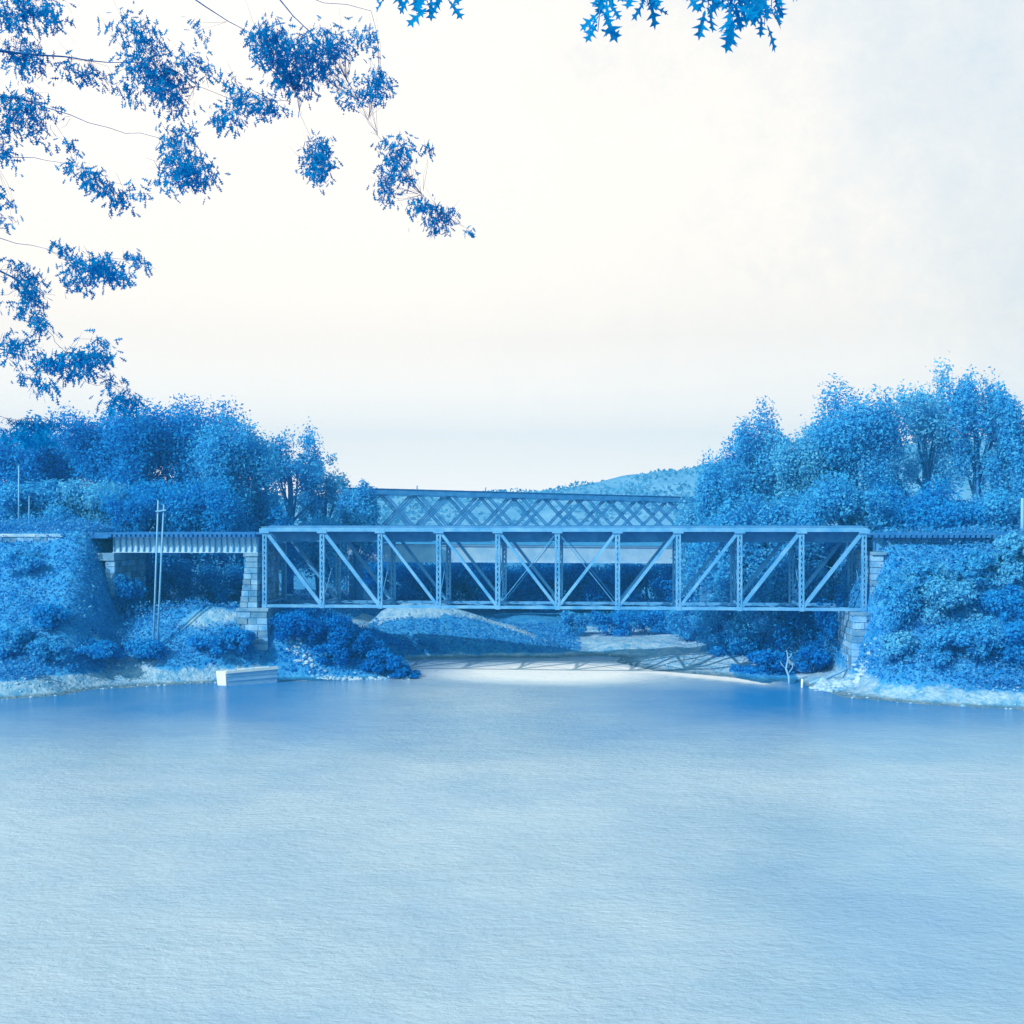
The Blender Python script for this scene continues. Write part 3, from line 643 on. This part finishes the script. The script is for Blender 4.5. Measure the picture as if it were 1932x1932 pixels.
# ------------------------------------------------------------------ poles, stakes
def pole(px, top, bot, Y, label, r=.11, lean=0, arms=1, group='telegraph poles by the railway', z_ground=True):
    x = GX(px, Y); zt = GZ(top, Y); zb = gz(x, Y)-.2 if z_ground else GZ(bot, Y)
    t = thing('telegraph_pole', (x, Y, zb), label, 'pole', group)
    m = MB(); m.tube([(x, Y, zb), (x+lean*.5, Y, (zb+zt)/2), (x+lean, Y, zt)], [r*1.15, r, r*.8], 8); m.build('pole', M['pole'], t, smooth=True)
    for i in range(arms):
        m = MB(); m.box((x+lean, Y-r-.04, zt-.35-.5*i), (1.1 if arms else .5, .09, .1)); a = m.build('crossarm', M['pole'], t)
        for q in (-.45, -.2, .2, .45):
            m = MB(); m.tube([(x+lean+q, Y-r-.04, zt-.3-.5*i), (x+lean+q, Y-r-.04, zt-.2-.5*i), (x+lean+q, Y-r-.04, zt-.12-.5*i)], [.02, .04, .025], 6); n = m.build('insulator', M['boat_white'], t); n.parent = a; n.matrix_parent_inverse = Matrix()
    return t
hx0 = thing('telegraph_pole', (GX(303, 95), 95, gz(GX(303, 95), 95)), 'twin-legged telegraph pole standing in front of the pale girder span', 'pole', 'telegraph poles by the railway')
for (xb, yb, xt, yt) in ((293, 1110, 298.5, 944), (301, 1128, 309, 952)):
    m = MB(); a = P(xb, yb, 95); b = P(xt, yt, 95); zg = gz(a.x, 95)-.3; d = (a-b); a = b+d*((b.z-zg)/(-d.z)); m.tube([a, a.lerp(b, .5), b], [.085, .075, .065], 8); m.build('leg', M['pole'], hx0, smooth=True)
m = MB(); a = P(296, 965, 94.85); b = P(311, 962, 94.85); m.bar(a-Vector((.1,0,0)), b+Vector((.1,0,0)), .08, .12); m.build('crossarm', M['pole'], hx0)
pole(35.5, 878, 985, 104, 'slim bare telegraph pole nearest the left edge, against the dark trees', .07, 0, 0)
pole(55, 935, 985, 104, 'shorter slim telegraph pole just right of the one at the left edge', .055, 0, 0)
pole(1929, 940, 1000, 93.5, 'pale pole cut off by the right edge above the approach span', .14, 0, 0)
def stake(px, top, Y, r, label, lean):
    x = GX(px, Y); t = MB(); zt = GZ(top, Y); zb = min(gz(x, Y), 0)-.4
    t.tube([(x, Y, zb), (x+lean*.6, Y, zt*.6), (x+lean, Y, zt-.03), (x+lean, Y, zt)], [r, r*.95, r*.9, r*.6], 9)
    tag(t.build('mooring_post', M['boat_white'], smooth=True), label, 'post', None)
stake(1513, 1281, 90.4, .10, 'short stout white post standing in the water below the right pier', .03)
sx0 = GX(1490, 92.6); sn = thing('snag', (sx0, 92.6, 0), 'bleached forked snag standing at the back of the dark hollow by the right pier', 'dead tree')
m = MB(); m.tube([(sx0,92.6,-.5),(sx0-.06,92.6,.6),(sx0-.28,92.65,1.2),(sx0-.12,92.7,2.0),(sx0-.22,92.7,2.7)], [.13,.11,.09,.06,.025], 8); m.build('trunk', M['pole'], sn, smooth=True)
for a_, b_, c_ in (((-.28,1.2),(-.6,1.5),(-.75,1.75)), ((-.1,.8),(.22,1.25),(.3,1.7)), ((-.14,2.0),(.1,2.2),(.2,2.45))):
    m = MB(); m.tube([(sx0+q[0], 92.66, q[1]) for q in (a_, b_, c_)], [.06,.045,.02], 6); m.build('limb', M['pole'], sn, smooth=True)

for (ax, ay, bx, by, r_, lb) in ((1527, 1290, 1600, 1262, .12, 'pale driftwood log sloping down to the white stake at the right pier'), (1618, 1268, 1688, 1214, .10, 'pale log lying up the bank on the right side of the stone pier')):
    ya, yb_ = ground_at(ax, ay), ground_at(bx, by); a = P(ax, ay, ya-.15); b = P(bx, by, yb_-.25); md = a.lerp(b, .5)+Vector((0, 0, -.06)); m = MB(); m.tube([a, a.lerp(md, .5)+Vector((0,0,.03)), md, md.lerp(b, .6), b], [r_*.7, r_, r_*.95, r_*.85, r_*.5], 9)
    tag(m.build('driftwood_log', M['pole'], smooth=True), lb, 'log', 'driftwood logs by the right pier')

# ------------------------------------------------------------------ scow
sc = thing('scow', (GX(450, 91.5), 91.8, 0), 'flat white scow, its side tinted for shade, moored at the left bank below the tall stone pier', 'boat')
Ld = Vector((.86, .51, 0)).normalized(); Nd = Vector((Ld.y, -Ld.x, 0)); s0 = Vector((GX(409, 91.2), 91.2, 0))
W_ = .74; L_ = 4.3
def SQ(l, w, z): return s0+Ld*l-Nd*w+Vector((Nd.x*0+0, 0, z))
E1 = Vector((.97, -.24, 0))                                     # direction across the transom
def SQ(l, w, z): return s0+E1*w+Ld*l+Vector((0, 0, z))
m = MB()
m.hexa([SQ(.14,.03,-.3),SQ(.14,W_-.03,-.3),SQ(L_,W_-.05,-.3),SQ(L_,.05,-.3),SQ(.05,0,1.05),SQ(.05,W_,1.05),SQ(L_,W_,1.15),SQ(L_,0,1.15)])
m.build('hull', M['boat_side'], sc, bevel=.02)
m = MB(); m.hexa([SQ(.06,.0,.06),SQ(.06,W_,.06),SQ(.12,W_,.06),SQ(.12,.0,.06),SQ(-.04,-.03,1.2),SQ(-.04,W_+.03,1.2),SQ(.04,W_+.03,1.2),SQ(.04,-.03,1.2)]); m.build('transom', M['boat_white'], sc)
for w in (-.02, W_+.02):
    m = MB(); m.bar(SQ(.05,w,1.12), SQ(L_,w,1.22), .14, .22); m.build('gunwale', M['boat_white'], sc)
for z_ in (.42, .78):
    for w in (.0, W_-.0):
        m = MB(); m.bar(SQ(.12,w,z_), SQ(L_,w,z_+.05), .05, .06); m.build('rubbing_strake', M['boat_side'], sc)
for l_ in (.9, 2.3, 3.6):
    m = MB(); m.bar(SQ(l_,.02,1.24+.02*l_), SQ(l_,W_-.02,1.24+.02*l_), .22, .05); m.build('thwart', M['girder_dim'], sc)
m = MB(); m.hexa([SQ(.06,.06,1.06),SQ(.06,W_-.06,1.06),SQ(L_,W_-.06,1.16),SQ(L_,.06,1.16),SQ(.06,.06,1.12),SQ(.06,W_-.06,1.12),SQ(L_,W_-.06,1.22),SQ(L_,.06,1.22)]); m.build('deck', M['boat_white'], sc)

# ------------------------------------------------------------------ rocks
def rock_into(mb, c, r, rr):
    o = len(mb.v); k = 7; rings = [(-.6,.75),(-.1,1.0),(.45,.8),(.8,.35)]; ph = rr.uniform(0, 6)
    sx, sy, sz = rr.uniform(.8,1.3), rr.uniform(.7,1.1), rr.uniform(.55,.9)
    for z, q in rings:
        for j in range(k):
            a = ph+2*math.pi*j/k; w = r*q*rr.uniform(.8,1.15); mb.v.append((c[0]+w*sx*math.cos(a), c[1]+w*sy*math.sin(a), c[2]+r*sz*z))
    for i in range(3):
        for j in range(k): mb.f.append((o+i*k+j, o+i*k+(j+1) % k, o+(i+1)*k+(j+1) % k, o+(i+1)*k+j))
    mb.f.append(tuple(o+3*k+j for j in range(k)))
rr = random.Random(4); rb = MB()
path = [(545,1212,97.2),(560,1235,96.5),(590,1250,95.9),(625,1266,95.2),(660,1277,94.9),(700,1280,95.2),(745,1279,95.5),(770,1279,95.6)]
for (a, b) in zip(path, path[1:]):
    for i in range(26):
        t = rr.random(); px = a[0]+(b[0]-a[0])*t+rr.gauss(0, 5); Y = a[2]+(b[2]-a[2])*t+rr.gauss(0, .35); x = GX(px, Y); z = gz(x, Y)
        if z > -.25: rock_into(rb, (x, Y, z+.02), rr.uniform(.06, .22)*(1.3 if rr.random() < .15 else 1), rr)
r2 = MB()
for i in range(170):
    t = rr.random(); px = 1640-100*t+rr.gauss(0, 14); Y = 90.2-.8*t+rr.gauss(0, .9); x = GX(px, Y); z = gz(x, Y)
    if z > -.2: rock_into(r2, (x, Y, z+.02), rr.uniform(.10, .32), rr)
tag(r2.build('rubble', M['rock']), 'spill of pale stone rubble at the foot of the right pier', 'rubble', None, 'stuff')
tag(rb.build('rubble', M['rock']), 'line of pale stone rubble along the shaded bank under the left end of the truss', 'rubble', None, 'stuff')
rb = MB()
for i in range(900):
    if i < 520: px = rr.uniform(-60, 420); Y = rr.uniform(84, 94)
    elif i < 760: px = rr.uniform(1530, 1960); Y = rr.uniform(79, 90)
    else: px = rr.uniform(1120, 1430); Y = rr.uniform(97, 116)
    x = GX(px, Y); z = gz(x, Y)
    if -.1 < z < 1.3: rock_into(rb, (x, Y, z), rr.uniform(.04, .13)*(1.8 if rr.random() < .06 else 1), rr)
tag(rb.build('beach_stones', M['rock']), 'loose stones strewn over the gravel beaches and the sandbar', 'stones', None, 'stuff')
rb = MB(); rock_into(rb, (GX(1893, 81.5), 81.5, .2), .42, rr)
tag(rb.build('boulder', M['boat_white'], bevel=.04), 'white boulder lying on the right beach near the edge', 'boulder')

# ------------------------------------------------------------------ overhanging trees near the camera
OUT = [(0,0),(.10,.05),(.22,.04),(.30,.20),(.34,.06),(.46,.06),(.56,.30),(.60,.08),(.70,.07),(.80,.20),(.84,.05),(1.0,0)]
def oak_leaf(base, d, up, L, rng, wide=1.0):
    """lobed leaf as 2 x strips of triangles -> list of faces (vertex lists)"""
    d = d/np.linalg.norm(d); s = np.cross(d, up); s /= np.linalg.norm(s)+1e-9; nrm = np.cross(s, d); F_ = []
    cup = rng.uniform(-.05, .18); curl = rng.uniform(-.1, .25)
    mid = [base+d*L*t-nrm*L*curl*t*t for t, w in OUT]
    for sg in (-1, 1):
        ed = [mid[i]+s*sg*L*w*wide*.95+nrm*L*w*cup+d*L*w*.3 for i, (t, w) in enumerate(OUT)]
        for i in range(len(OUT)-1):
            F_.append((mid[i], mid[i+1], ed[i+1], ed[i]))
    return F_
def add_oak(mesh, F_):
    for q in F_:
        o = len(mesh.v); mesh.v += [tuple(p) for p in q]; mesh.f.append((o, o+1, o+2, o+3))

# big tree at left: trunk stands on the near bank outside the frame
lt = thing('overhanging_tree', (-11, 4, gz(-11, 4)), 'near tree leaning in from the left, its leafy twigs hanging over the upper left sky', 'tree')
CL = [(55,18,58,34,1),(8,25,16,24,1),(50,104,42,38,1),(48,203,52,34,1),(12,240,18,30,.8),(6,290,12,26,.8),(78,256,22,14,.6),(268,70,52,40,.7),(300,138,68,26,1.1),(262,120,30,20,.8),(150,135,34,20,.7),(182,140,22,12,.7),
 (245,172,30,24,.5),(325,185,36,32,.8),(300,165,30,18,1),(340,250,36,28,.6),(330,285,28,30,1),(352,325,48,30,1.2),(385,310,24,34,.6),(308,345,15,12,.6),(150,318,28,20,.6),(185,345,32,24,1),(222,375,28,20,.9),(262,358,15,18,.6),(135,270,12,12,.5),
 (425,222,36,22,1),(490,198,56,20,1.1),(455,185,34,14,.7),(440,160,30,22,.3),(510,68,48,34,1.1),(500,105,30,26,.8),(560,105,52,36,1.1),(622,82,52,32,1.2),(605,130,46,28,1),(692,72,24,22,.8),(710,155,32,28,1),(690,170,30,26,.7),(652,186,22,12,.6),(560,160,40,22,.7),(545,140,44,26,1),
 (352,110,26,20,.7),(395,130,20,20,.4),(380,60,20,24,.3),(600,300,32,40,1.1),(596,315,22,26,1),(612,280,22,20,.6),(750,282,40,22,1),(742,315,26,26,.9),(722,345,22,24,.8),(768,330,24,18,.5),(735,370,22,18,.4),(795,388,30,20,1),(835,402,36,18,1),(820,425,34,16,.6),(885,432,12,6,.7),(760,258,12,10,.5),(808,278,12,14,.7),
 (180,500,60,24,1),(210,515,36,18,1),(150,530,36,22,.6),(260,490,20,14,1.1),(118,465,14,14,.9),(50,530,32,30,.8),(62,555,22,24,.9),(40,580,26,16,.6),(66,598,22,14,.6),(40,505,18,16,.4),
 (38,645,36,24,.55),(20,665,18,22,.5),(98,680,42,18,.9),(150,675,46,20,.9),(180,668,34,22,.8),(192,640,22,10,.5),(140,700,48,16,.6),(80,725,36,16,.6),(62,712,14,10,.8),(210,712,16,14,.6),(228,745,28,20,.8),(225,765,24,16,.7),(255,752,14,10,.5),(80,615,10,24,.8),
 (60,800,34,20,.8),(92,795,16,12,1),(45,818,44,18,.8),(65,830,26,12,.7),(5,375,8,40,.8),(4,270,10,30,.7),(3,420,8,20,.5),(100,25,30,20,.5),(240,30,12,10,.4),(210,45,20,14,.2)]
rng = np.random.default_rng(21); lv = []; tw = MB()
# limbs (picture x, y, distance, thickness)
def lim(pts, r0, r1):
    p = [Vector(q) if not isinstance(q, tuple) else P(*q) for q in pts]
    # resample with gentle wander
    out = []; 
    for i in range(len(p)-1):
        for k in range(4): out.append(p[i].lerp(p[i+1], k/4)+Vector((rng.normal()*.02, rng.normal()*.02, rng.normal()*.02)))
    out.append(p[-1]); n = len(out); rad = [r1*.5+(r0*.6-r1*.5)*(1-i/(n-1))**5 for i in range(n)]
    tw.tube(out, rad, 7); return out
tb = MB(); X0 = Vector((-11, 4, gz(-11, 4)-.5))
spine = [X0, X0+Vector((.2,.3,3)), X0+Vector((.5,.8,5.5)), X0+Vector((.9,1.6,8)), X0+Vector((1.3,2.4,10.5))]
tb.tube(spine, [.55,.42,.36,.28,.14], 12)
S = lambda z: Vector((np.interp(z, [s.z for s in spine], [s.x for s in spine]), np.interp(z, [s.z for s in spine], [s.y for s in spine]), z))
nodes = []
for pts, r0, r1 in [
    ([S(17.6), (-60,-40,10.80), (260,-60,11.40), (520,-20,11.70), (700,20,12.00), (720,150,12.00)], .14, .006),
    ([S(16.6), (-80,90,10.80), (120,110,11.10), (300,120,11.40), (440,190,11.58), (545,190,11.70)], .11, .005),
    ([S(16.1), (-60,180,10.80), (60,190,10.92), (200,240,11.04), (330,270,11.16), (360,345,11.16)], .09, .005),
    ([S(17.8), (100,-90,11.10), (480,-60,11.70), (640,120,12.00), (720,260,12.18), (760,330,12.30), (840,405,12.36)], .10, .004),
    ([S(17.3), (300,-40,11.28), (470,60,11.58), (560,180,11.76), (600,300,11.82)], .08, .004),
    ([S(15.7), (-80,280,10.80), (60,300,10.80), (160,320,10.92), (240,385,10.98)], .06, .004),
    ([S(15.1), (-90,430,10.80), (30,455,10.80), (140,490,10.80), (265,490,10.80)], .06, .004),
    ([S(14.7), (-100,490,10.80), (20,520,10.80), (62,560,10.74), (85,620,10.74), (130,680,10.74), (210,715,10.74), (235,760,10.74)], .06, .004),
    ([S(14.1), (-90,640,10.68), (10,660,10.68), (50,710,10.68), (130,700,10.68)], .05, .004),
    ([S(13.5), (-90,770,10.62), (10,790,10.62), (95,800,10.62)], .04, .004)]:
    nodes += lim(pts, r0, r1)
NB = np.array([[q.x, q.y, q.z] for q in nodes])
for (px, py, rx, ry, den) in CL:
    base = P(px, py, 11.1); Dd = NB[np.argmin(np.linalg.norm((NB-np.array(base))*np.array([1,.3,1]), axis=1))]
    Y = float(Dd[1])+rng.uniform(-.3, .3); c = np.array(P(px, py, Y)); k = Y/F
    n = int(rx*ry*den*.16)+8
    ntw = max(2, n//14)
    for t in range(ntw):                                        # twigs out of the limb, leaves along them
        e = c+np.array([rng.normal()*rx*.55*k, rng.normal()*.28, rng.normal()*ry*.55*k])
        p0 = Dd+(c-Dd)*.15*rng.random(); m1 = (p0+e)/2+rng.normal(size=3)*.03
        tw.tube([tuple(p0), tuple(m1), tuple(e)], [.002, .0016, .001], 4)
        for j in range(max(3, n//ntw)):
            v = rng.normal(size=3); v /= np.linalg.norm(v); q = c+np.array([v[0]*rx*k, v[1]*.32, v[2]*ry*k])*rng.random()**.5*(1.0 if rng.random() < .8 else 1.45)
            d = np.array([rng.normal()*.6, rng.normal()*.6, -.75+rng.normal()*.45]); up = np.array([rng.normal(), -1.0+rng.normal()*.8, rng.normal()*.8])
            lv += oak_leaf(q, d, up, rng.uniform(.062, .108), rng)
lm = MB(); add_oak(lm, lv)
tb.build('trunk', M['bark'], lt, smooth=True); tw.build('branches', M['bark'], lt, smooth=True); lm.build('foliage', M['leaf_near'], lt)

# oak whose sprays hang from above the frame
ok = thing('oak_tree', (5.5, -3.5, gz(5.5, -3.5)), 'oak whose sharply lobed leaf sprays hang into the top edge of the sky', 'tree')
tb = MB(); g0 = gz(5.5, -3.5)
tb.tube([(5.5,-3.5,g0-.4),(5.4,-3.4,g0+2),(5.1,-3.0,g0+5),(4.9,-2.8,g0+8)], [.6,.45,.38,.25], 12); tb.build('trunk', M['bark'], ok, smooth=True)
tb = MB(); lm = MB(); rng = np.random.default_rng(5)
br = [Vector((5.1,-3.0,g0+4.8)), Vector((4.4,.5,17.2)), Vector((3.0,4.0,17.3)), Vector((1.2,6.0,16.6)), Vector((-.3,6.6,16.3)), Vector((-1.2,6.9,16.1))]
tb.tube(br, [.18,.13,.09,.05,.03,.012], 9)
tops = []
for (xt, xb, yb, n, w, L) in [(1160,1128,72,11,18,.10),(1140,1150,20,5,22,.09),(1210,1225,28,9,20,.10),(1190,1200,8,5,18,.09),(1300,1290,5,5,20,.09),(1345,1335,35,9,20,.10),(1375,1385,62,14,20,.11),(1355,1365,30,9,26,.10),(1430,1442,62,11,18,.105),(1420,1425,20,8,22,.10),(1465,1455,35,7,16,.09),(1475,1480,6,4,14,.08),
        (740,735,10,7,16,.08),(775,780,18,8,16,.085),(805,810,28,8,14,.085),(845,842,12,10,18,.09)]:
    yb -= 13; Y = 6.3+rng.uniform(-.3, .3); a = P(xt, -90, Y+.2); b = P(xb, yb, Y); bp = min(br, key=lambda q: (q-a).length)
    mid = a.lerp(b, .5)+Vector((rng.normal()*.02, 0, 0)); tb.tube([tuple(bp), tuple(bp.lerp(a, .6)+Vector((0,0,.05))), tuple(a), tuple(mid), tuple(b)], [.010, .008, .006, .0045, .002], 6)
    for j in range(n-1):
        t = ((j+.5)/(n-1)+rng.normal()*.06)
        q = np.array(a.lerp(b, min(1, .35+.65*t))); sd = 1 if rng.random() < .5 else -1; L2 = L*1.55
        d = np.array([sd*rng.uniform(.0, 1.0), rng.normal()*.4, -.8+rng.normal()*.35]); up = np.array([rng.normal()*.6, -1, .3+rng.normal()*.5])
        add_oak(lm, oak_leaf(q+np.array([sd*.012, rng.normal()*.02, 0]), d, up, L2*rng.uniform(.65, 1.15), rng, 1.25))
tb.build('branches', M['bark'], ok, smooth=True); lm.build('foliage', M['leaf_near'], ok)

# ------------------------------------------------------------------ light
SUND = Vector((-.62, -.54, .57)).normalized(); EL = math.asin(SUND.z); AZ = math.atan2(SUND.x, SUND.y)
sun = bpy.data.lights.new('sun', 'SUN'); so = bpy.data.objects.new('sun', sun); COL.objects.link(so)
sun.energy = 3.4; sun.angle = R(.53); sun.color = (1, .90, .80); so.rotation_euler = SUND.to_track_quat('Z', 'Y').to_euler(); so.location = (-60, -20, 80)
w = bpy.data.worlds.new('World'); scn.world = w; w.use_nodes = True; n = w.node_tree.nodes; l = w.node_tree.links; n.clear()
out = n.new('ShaderNodeOutputWorld'); bg = n.new('ShaderNodeBackground'); bg.inputs['Strength'].default_value = .1; l.new(bg.outputs[0], out.inputs[0])
sky = n.new('ShaderNodeTexSky'); sky.sky_type = 'NISHITA'; sky.sun_disc = False; sky.sun_elevation = EL; sky.sun_rotation = AZ
tint = n.new('ShaderNodeMix'); tint.data_type = 'RGBA'; tint.blend_type = 'MULTIPLY'; tint.inputs[0].default_value = 1; tint.inputs[7].default_value = (1.15, 1.6, 1.2, 1)
l.new(sky.outputs[0], tint.inputs[6])
tc = n.new('ShaderNodeTexCoord')
dt = n.new('ShaderNodeVectorMath'); dt.operation = 'DOT_PRODUCT'; dt.inputs[1].default_value = Vector((0, .97, .22)).normalized(); l.new(tc.outputs['Generated'], dt.inputs[0])
mr = n.new('ShaderNodeMapRange'); mr.interpolation_type = 'SMOOTHSTEP'; mr.inputs['From Min'].default_value = .45; mr.inputs['From Max'].default_value = .84; l.new(dt.outputs['Value'], mr.inputs['Value'])
# bright veil of cloud low in front: white, thinning to pale blue towards the upper right
sx = n.new('ShaderNodeSeparateXYZ'); l.new(tc.outputs['Generated'], sx.inputs[0])
ns = n.new('ShaderNodeTexNoise'); ns.inputs['Scale'].default_value = 3.0; ns.inputs['Detail'].default_value = 5; l.new(tc.outputs['Generated'], ns.inputs['Vector'])
m1 = n.new('ShaderNodeMath'); m1.operation = 'MULTIPLY_ADD'; m1.inputs[1].default_value = 1.1; l.new(sx.outputs['X'], m1.inputs[0])
m2 = n.new('ShaderNodeMath'); m2.operation = 'MULTIPLY_ADD'; m2.inputs[1].default_value = 1.6; m2.inputs[2].default_value = -.42; l.new(sx.outputs['Z'], m2.inputs[0]); l.new(m2.outputs[0], m1.inputs[2])
m3 = n.new('ShaderNodeMath'); m3.operation = 'MULTIPLY_ADD'; m3.inputs[1].default_value = .6; l.new(ns.outputs['Fac'], m3.inputs[0]); l.new(m1.outputs[0], m3.inputs[2])
rp = n.new('ShaderNodeValToRGB'); e = rp.color_ramp.elements; e[0].position = .0; e[0].color = (1.0,.875,.75,1); e[1].position = 1; e[1].color = (.55,.61,.655,1); q = e.new(.45); q.color = (.92,.825,.725,1)
n2 = n.new('ShaderNodeTexNoise'); n2.inputs['Scale'].default_value = 26; n2.inputs['Detail'].default_value = 8; n2.inputs['Roughness'].default_value = .75; l.new(tc.outputs['Generated'], n2.inputs['Vector'])
m4 = n.new('ShaderNodeMath'); m4.operation = 'MULTIPLY_ADD'; m4.inputs[1].default_value = .45; l.new(n2.outputs['Fac'], m4.inputs[0])
m5 = n.new('ShaderNodeMath'); m5.operation = 'ADD'; m5.inputs[1].default_value = -.225; l.new(m3.outputs[0], m5.inputs[0]); l.new(m5.outputs[0], m4.inputs[2])
l.new(m4.outputs[0], rp.inputs[0])
hz0 = n.new('ShaderNodeMapRange'); hz0.inputs['From Min'].default_value = .16; hz0.inputs['From Max'].default_value = .0; hz0.inputs['To Min'].default_value = 1; hz0.inputs['To Max'].default_value = 1.45; l.new(sx.outputs['Z'], hz0.inputs['Value'])
sc10 = n.new('ShaderNodeVectorMath'); sc10.operation = 'SCALE'; tens = n.new('ShaderNodeMath'); tens.operation = 'MULTIPLY'; tens.inputs[1].default_value = 10; l.new(hz0.outputs[0], tens.inputs[0]); l.new(tens.outputs[0], sc10.inputs['Scale']); l.new(rp.outputs[0], sc10.inputs[0])
mx = n.new('ShaderNodeMix'); mx.data_type = 'RGBA'; l.new(mr.outputs[0], mx.inputs[0]); l.new(tint.outputs[2], mx.inputs[6]); l.new(sc10.outputs[0], mx.inputs[7])
l.new(mx.outputs[2], bg.inputs['Color'])
hz = MB(); hz.hexa([(-640,-90,-5),(640,-90,-5),(640,780,-5),(-640,780,-5),(-640,-90,75),(640,-90,75),(640,780,75),(-640,780,75)])
hm = newmat('haze'); hn, hl = nt(hm); ho = hn.new('ShaderNodeOutputMaterial'); pv = hn.new('ShaderNodeVolumePrincipled')
pv.inputs['Color'].default_value = (.07,.50,.92,1); pv.inputs['Density'].default_value = HAZE; pv.inputs['Anisotropy'].default_value = 0
hl.new(pv.outputs[0], ho.inputs['Volume']); tag(hz.build('haze', hm), 'thin pale summer haze over the river valley', 'haze', None, 'stuff')
scn.view_settings.view_transform = 'Standard'; scn.view_settings.look = 'None'; scn.view_settings.exposure = .52; scn.view_settings.gamma = 1
scn.render.engine = 'CYCLES'; scn.cycles.max_bounces = 8; scn.cycles.diffuse_bounces = 6; scn.cycles.transparent_max_bounces = 4
